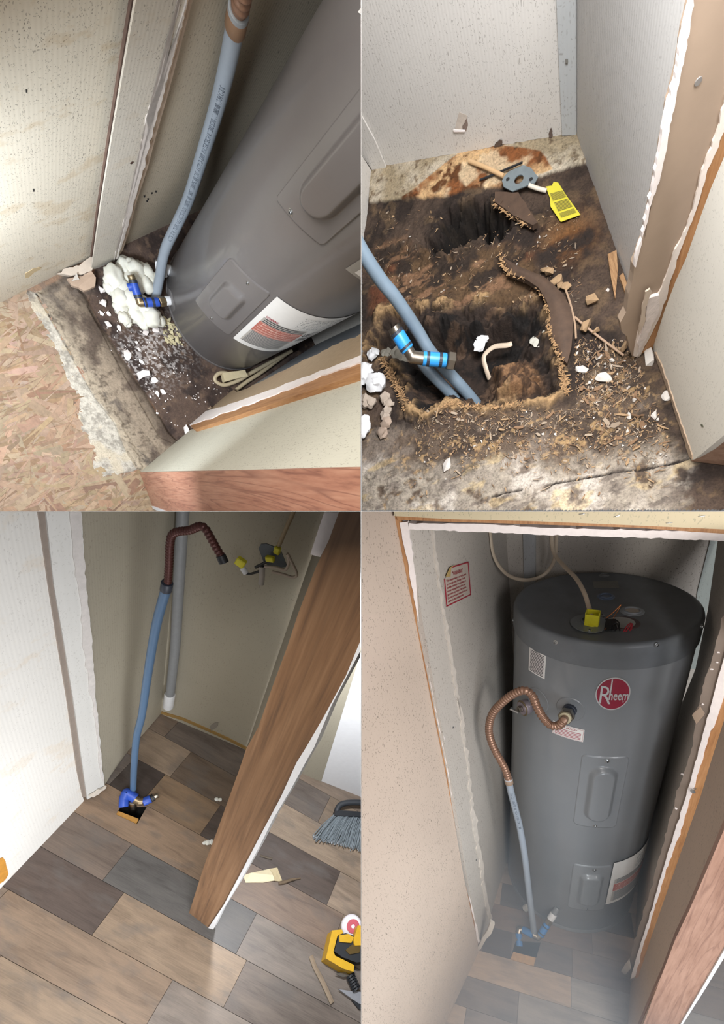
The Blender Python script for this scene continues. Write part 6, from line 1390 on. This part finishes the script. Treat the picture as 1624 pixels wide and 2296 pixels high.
    put(K, 'edge_trim', slab(K, pc, [(1000, 1060), (810, 1433), (776, 1515), (728, 1604), (687, 1675), (665, 1710), (630, 1787), (584, 1873), (543, 1952), (502, 2029), (467, 2081), (478, 2084), (497, 2044), (533, 1986), (579, 1904), (612, 1838), (653, 1769), (685, 1710), (705, 1675), (743, 1583), (812, 1452), (1010, 1080)], .02, .004), WHITEP, cap, label='white edge strip')
    ps = (pc[0]+pc[1]*(-.02), pc[1])
    put(K, 'gypsum_edge', slab(K, ps, [(780, 960), (728, 1146), (715, 1184), (696, 1243), (718, 1249), (740, 1210), (763, 1146), (840, 960)], .02), GYP, cap, label='broken end of white plasterboard')
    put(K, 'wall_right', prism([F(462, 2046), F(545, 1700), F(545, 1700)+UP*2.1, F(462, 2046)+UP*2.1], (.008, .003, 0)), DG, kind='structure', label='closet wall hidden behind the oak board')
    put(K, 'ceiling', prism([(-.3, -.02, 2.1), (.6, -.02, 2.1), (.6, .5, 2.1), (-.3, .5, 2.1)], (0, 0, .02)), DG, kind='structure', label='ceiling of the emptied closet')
    pw = K.vw((676, 1734), (810, 1787))
    put(K, 'wall_back', slab(K, pw, [(640, 1720), (676, 1734), (719, 1751), (757, 1766), (810, 1788), (1000, 1868), (1000, 1000), (820, 1100)], .012), m_plain('white_room_wall', 'f2f3f6', .6, var=.02), kind='structure', label='bright white room wall beyond the oak board')
    # ---- conduit in the corner, blue pipe, ribbed connector
    pc_ = (wb[0]+nb*.03, nb); cw = lambda u, v: K.at(*pc_, u, v)
    mp = lambda P: (K.near(P, *(lambda q: (q[0]+1, q[1]))(K.px(P)))-P).length
    cd = thing(K, 'corner_conduit', 'grey white pipe standing in the closet corner with a white end', 'pipe', cw(379, 1575)); r_ = 12*mp(cw(390, 1450))
    put(K, 'tube', tube([cw(418, 1040), cw(410, 1146), cw(393, 1451), cw(381, 1560)], r_, 16), m_plain('conduit_grey', '888a8c', .5), cd, smooth=True)
    put(K, 'end_coupling', pipe_sleeve(cw(381, 1556), cw(377, 1585), r_*1.2), WHITEP, cd, smooth=True)
    B = F(300, 1776, .02); pvn = Vector((-.1, -1, 0)).normalized(); pv = lambda u, v: K.at(B, pvn, u, v); pr = 10.2*mp(pv(330, 1520))
    sp = thing(K, 'supply_pipe', 'slim blue grey pipe rising from the cut opening to the ribbed tube', 'pipe', B)
    BG = m_plain('blue_grey_pipe', '4a6480', .45, var=.04)
    put(K, 'tube', tube(spline([pv(298, 1800), pv(300, 1728), pv(306, 1655), pv(318, 1604), pv(333, 1502), pv(351, 1400), pv(374, 1316)], 6), pr, 16), BG, sp, smooth=True)
    put(K, 'crimp_ring', pipe_sleeve(pv(372, 1324), pv(375, 1306), pr*1.15), DARKB, sp, smooth=True)
    fx = thing(K, 'flexible_connector', 'dark ribbed copper tube bending free in the empty closet', 'pipe', pv(376, 1309)); r2 = 10.5*mp(pv(381, 1222))
    put(K, 'ribbed_tube', corrugated([pv(376, 1310), pv(379, 1265), pv(381, 1222), pv(386, 1200), pv(400, 1192), pv(425, 1189), pv(448, 1180), pv(461, 1186), pv(474, 1208), pv(486, 1230), pv(496, 1247)], r2, r2*.85, r2*.2), m_plain('dark_copper', '4f2c27', .45, .4, var=.1), fx, smooth=True, sharp=70)
    put(K, 'open_end', ring_along(pv(494, 1243), pv(498, 1252)-pv(494, 1243), [(r2*.6, 0), (r2*1.1, .002), (r2*1.1, .016), (r2*.7, .016), (r2*.6, .006)], 16), BLACK, fx, smooth=True)
    # ---- fittings at the floor
    fit = thing(K, 'pipe_fitting', 'dark blue fitting with open branch over the cut opening', 'fitting', F(292, 1800, .01)); q = lambda u, v, k=1.0: K.far(u, v, (F(295, 1800, .02)-K.c).length*k)
    RR = 12*mp(F(295, 1800))
    def chain(nm, a, b, rr, m): return put(K, nm, pipe_sleeve(a, b, rr), m, fit, smooth=True)
    chain('blue_sleeve', q(277, 1810), q(278, 1788), RR*.9, BLUED); put(K, 'blue_elbow', elbow(q(278, 1792), q(284, 1778), q(304, 1790), RR), BLUED, fit, smooth=True)
    chain('nickel_stem', q(298, 1824, 1.03), q(298, 1796), RR*.85, NICKEL); put(K, 'brass_link', elbow(q(302, 1792), q(312, 1797), q(320, 1797), RR*.8), BRASS, fit, smooth=True)
    chain('blue_sleeve', q(320, 1799), q(338, 1791), RR*.85, BLUED); chain('black_cap', q(338, 1791), q(345, 1787), RR*.8, BLACK); chain('nickel_tip', q(345, 1787), q(355, 1783), RR*.5, NICKEL)
    # ---- hanging wires with the plate
    py = (wb[0]+nb*.10, nb); w = lambda u, v, l=0.0: K.at(py[0]+nb*l, nb, u, v); s = mp(w(610, 1260))
    pl = thing(K, 'box_cover', 'dark octagonal cover plate hanging on cables before the back wall', 'plate', w(610, 1245))
    put(K, 'plate', prism([w(u, v) for u, v in ((581, 1228), (586, 1219), (598, 1218), (629, 1230), (645, 1270), (625, 1272), (603, 1268), (592, 1258))], nb*.003), m_plain('slate_plate', '5a5f63', .5, .5), pl)
    put(K, 'yellow_clamp', box(w(622, 1234, .006), (14*s, .012, 18*s), None, .002), YEL, pl)
    cl = thing(K, 'cable_clamp', 'yellow cable clamp hanging below the dark cover plate', 'clamp', w(606, 1253, .02)); R = Matrix((nb.cross(UP), nb, UP)).transposed()
    put(K, 'shell', box(w(606, 1253, .02), (20*s, 12*s, 13*s), R @ Euler((0, .35, 0)).to_matrix(), .002), YEL, cl); put(K, 'wire_lead', tube([w(600, 1258, .02), w(588, 1265, .02), w(573, 1272, .02)], 3.6*s, 8), BLACK, cl, smooth=True)
    c2 = thing(K, 'cable_clamp', 'yellow cable clamp dangling free at the left of the wires', 'clamp', w(540, 1262, .02))
    put(K, 'shell', box(w(540, 1261, .02), (22*s, 14*s, 21*s), R @ Euler((0, -.25, 0)).to_matrix(), .002), YEL, c2); put(K, 'collar', pipe_sleeve(w(543, 1272, .02), w(552, 1286, .02), 7*s), WHITEP, c2, smooth=True)
    put(K, 'wire_lead', tube(spline([w(551, 1285, .02), w(560, 1287, .02), w(572, 1284, .02), w(584, 1279, .02), w(590, 1268, .02)], 5), 3*s, 8), BLACK, c2, smooth=True)
    put(K, 'power_cable', tube(spline([w(680, 1090), w(659, 1146), w(642, 1184), w(626, 1222), w(622, 1230)], 6), 5*s, 10), m_plain('cable_dim', 'a08d70', .5), smooth=True, label='tan cable hanging down to the dark cover plate', cat='cable')
    put(K, 'power_cable', tube(spline([w(594, 1270, .02), w(618, 1272, .02), w(640, 1277, .02), w(648, 1260, .02), w(645, 1242, .02), w(655, 1262, .02), w(666, 1288, .02), w(655, 1294, .02), w(636, 1288, .02), w(611, 1282, .02)], 6), 3.4*s, 10), m_plain('cable_loop_white', 'b5a596', .5), smooth=True, label='pale cable looped below the dark cover plate', cat='cable')
    put(K, 'cable_end', tube([w(588, 1270, .02), w(588, 1290, .02), w(586, 1309, .02)], 7*s, 10), m_plain('cable_sheath', 'a9a29b', .6), smooth=True, label='short pale cable sheath hanging straight down', cat='cable')
    put(K, 'paper_scar', slab(K, wb, rag([(470, 1630), (477, 1622), (490, 1620), (488, 1628), (482, 1634), (474, 1640)], 5, .8, 3), .002, .003), m_plain('scar_grey', '8e877c', .9), label='torn paper scar low on the dim back wall', cat='paper')
    # ---- things on the floor
    sb = thing(K, 'broom', 'grey bristled black broom head lying on the planks', 'broom', F(790, 1860, .0))
    e = lambda u, v, z=.03: F(u, v, z); gs = []; rn = random.Random(2)
    for i in range(230):
        t = rn.random(); u0 = 750+t*130+rn.uniform(-2, 2); u1 = 700+t*190+rn.gauss(0, 3); v1 = 1878+min(t, .6)*45+rn.gauss(0, 4)
        gs.append(tube([e(u0, 1824+rn.uniform(-2, 2), rn.uniform(.03, .05)), e((u0+u1)/2-2, (1824+v1)/2, rn.uniform(.02, .05)), e(u1, v1, rn.uniform(.003, .03))], [.0022, .0024, .0014], 4))
    put(K, 'bristles', join(*gs), m_plain('grey_bristle', '7d868c', .7, var=.2, scale=40), sb, kind='stuff', smooth=True)
    gs = []
    for i in range(160):
        t = rn.random(); u1 = 700+t*190+rn.gauss(0, 3); v1 = 1878+min(t, .6)*45; gs.append(tube([e(u1+1, v1-5, .015), e(u1, v1+rn.uniform(-2, 4), rn.uniform(.003, .02))], [.0022, .0016], 4))
    put(K, 'bristle_tips', join(*gs), m_plain('pale_bristle', 'b3b7bd', .7), sb, kind='stuff')
    put(K, 'head', prism([e(u, v, .055) for u, v in ((750, 1828), (752, 1816), (800, 1819), (900, 1830), (900, 1842), (800, 1830))], (0, 0, -.03)), m_plain('broom_black', '2b2d31', .5), sb)
    put(K, 'arch', tube(spline([e(755, 1820, .045), e(762, 1806, .05), e(780, 1800, .055), e(812, 1800, .06), e(850, 1806, .06)], 5), .012, 10), m_plain('broom_arch', '33363b', .5), sb, smooth=True)
    pp = thing(K, 'paper_scrap', 'creased cream paper scrap on the planks right of the oak board', 'paper', F(590, 1965))
    put(K, 'sheet', prism([F(u, v, z) for u, v, z in ((545, 1963, .004), (563, 1957, .012), (605, 1948, .004), (612, 1962, .016), (617, 1974, .010), (590, 1979, .003), (551, 1979, .004))], (0, 0, -.0015)), m_plain('cream_paper', 'dccfae', .7, var=.04), pp)
    put(K, 'folded_end', prism([F(u, v, z) for u, v, z in ((605, 1948, .008), (622, 1945, .006), (634, 1977, .006), (617, 1975, .014))], (0, 0, -.0015)), m_plain('cream_paper_fold', 'c2b28f', .7), pp)
    put(K, 'twig', tube(spline([F(625, 1980, .006), F(640, 1977, .010), F(655, 1972, .010), F(674, 1969, .006)], 5), [.006]*6+[.005]*6+[.003]*4, 8), m_plain('dark_twig', '6a5a48', .8, var=.2), smooth=True, label='dark twig at the end of the paper scrap', cat='twig')
    put(K, 'wood_strip', tube(spline([F(697, 2143, .006), F(707, 2170, .006), F(724, 2203, .006), F(745, 2249, .006)], 4), .008, 6, flat=.5), m_plain('grey_strip', '8a7a68', .8, var=.12), label='thin grey brown wood strip on the open floor', cat='stick')
    put(K, 'foam_scrap', lumps([(F(466, 1889, .006), .010, .5), (F(474, 1888, .006), .009, .5), (F(459, 1890, .005), .007, .5)], 1, .3, 4, 60), FOAM, smooth=True, label='white scrap on the planks against the oak board', cat='foam')
    put(K, 'foam_scrap', lumps([(F(486, 1792, .004), .008, .4), (F(494, 1793, .004), .007, .4)], 1, .3, 5, 60), FOAM, smooth=True, label='small white scrap on the dark planks inside the closet', cat='foam')
    put(K, 'twig', tube([F(583, 1918, .004), F(597, 1922, .005), F(611, 1926, .004)], .004, 6), m_plain('dark_sliver', '5d5348', .8), label='small dark sliver above the paper scrap', cat='twig')
    # yellow and black tool, disc, cutter
    YT = m_plain('tool_yellow', 'd2a423', .45, var=.05); BT = m_plain('tool_black', '23262b', .5, var=.1)
    tl = thing(K, 'hand_tool', 'yellow and black tool on the planks below the white and red roll', 'tool', F(780, 2130))
    fr = [(745, 2086), (767, 2084), (770, 2092), (757, 2098), (748, 2134), (752, 2143), (795, 2164), (793, 2179), (770, 2172), (731, 2149)]
    put(K, 'yellow_frame', prism([F(u, v, .055) for u, v in fr], (0, 0, -.055)), YT, tl)
    put(K, 'black_body', prism([F(u, v, .06) for u, v in ((760, 2098), (775, 2092), (800, 2100), (860, 2110), (860, 2150), (800, 2158), (768, 2146), (750, 2133))], (0, 0, -.06)), BT, tl)
    put(K, 'yellow_cover', prism([F(u, v, .066) for u, v in ((761, 2097), (782, 2094), (794, 2102), (788, 2114), (762, 2112))], (0, 0, -.01)), YT, tl)
    put(K, 'yellow_block', prism([F(u, v, .07) for u, v in ((803, 2075), (860, 2080), (860, 2118), (796, 2120), (793, 2108))], (0, 0, -.03)), YT, tl)
    put(K, 'gear_plate', prism([F(u, v, .065) for u, v in ((775, 2130), (790, 2118), (812, 2112), (806, 2136), (784, 2140))], (0, 0, -.006)), m_plain('tool_bronze', '6d5a34', .4, .5), tl)
    dc = F(788, 2076, .03); rd = 23*mp(dc); nd = (K.c-dc).normalized()
    tp = thing(K, 'tape_roll', 'white roll with red centre behind the yellow tool', 'roll', dc)
    put(K, 'rim', ring_along(dc-nd*.02, nd, [(rd*.9, 0), (rd, .004), (rd, .018), (rd*.9, .022), (.0001, .022)], 30), m_plain('roll_white', 'dcd6dc', .5), tp, smooth=True)
    put(K, 'red_core', ring_along(dc+nd*.0015+(w(1, 0)-w(0, 0)).normalized()*rd*.18, nd, [(rd*.62, 0), (rd*.6, .003), (rd*.2, .003), (rd*.15, -.002)], 26), m_plain('roll_red', 'b3243f', .45), tp, smooth=True)
    ct = thing(K, 'hand_cutter', 'metal cutter with black ribbed grip below the yellow tool', 'tool', F(795, 2220))
    put(K, 'upper_blade', prism([F(u, v, .02) for u, v in ((752, 2183), (775, 2180), (785, 2188), (770, 2190))], (0, 0, -.008)), STEEL, ct)
    for i in range(6): P0 = F(785+i*2.6, 2186+i*5.8, .022); P1 = F(787+i*2.6, 2190.6+i*5.8, .022); put(K, 'grip_rib', pipe_sleeve(P0, P1, 10*mp(P0), 14), BT, ct, smooth=True)
    put(K, 'lower_blade', prism([F(u, v, .018) for u, v in ((760, 2218), (785, 2222), (812, 2224), (850, 2230), (850, 2262), (805, 2250), (790, 2240))], (0, 0, -.008)), m_plain('blade_grey', 'a5a7ae', .4, .5), ct)
    put(K, 'dark_handle', prism([F(u, v, .012) for u, v in ((790, 2243), (806, 2252), (860, 2268), (860, 2280), (805, 2262))], (0, 0, -.010)), BT, ct)
build3()
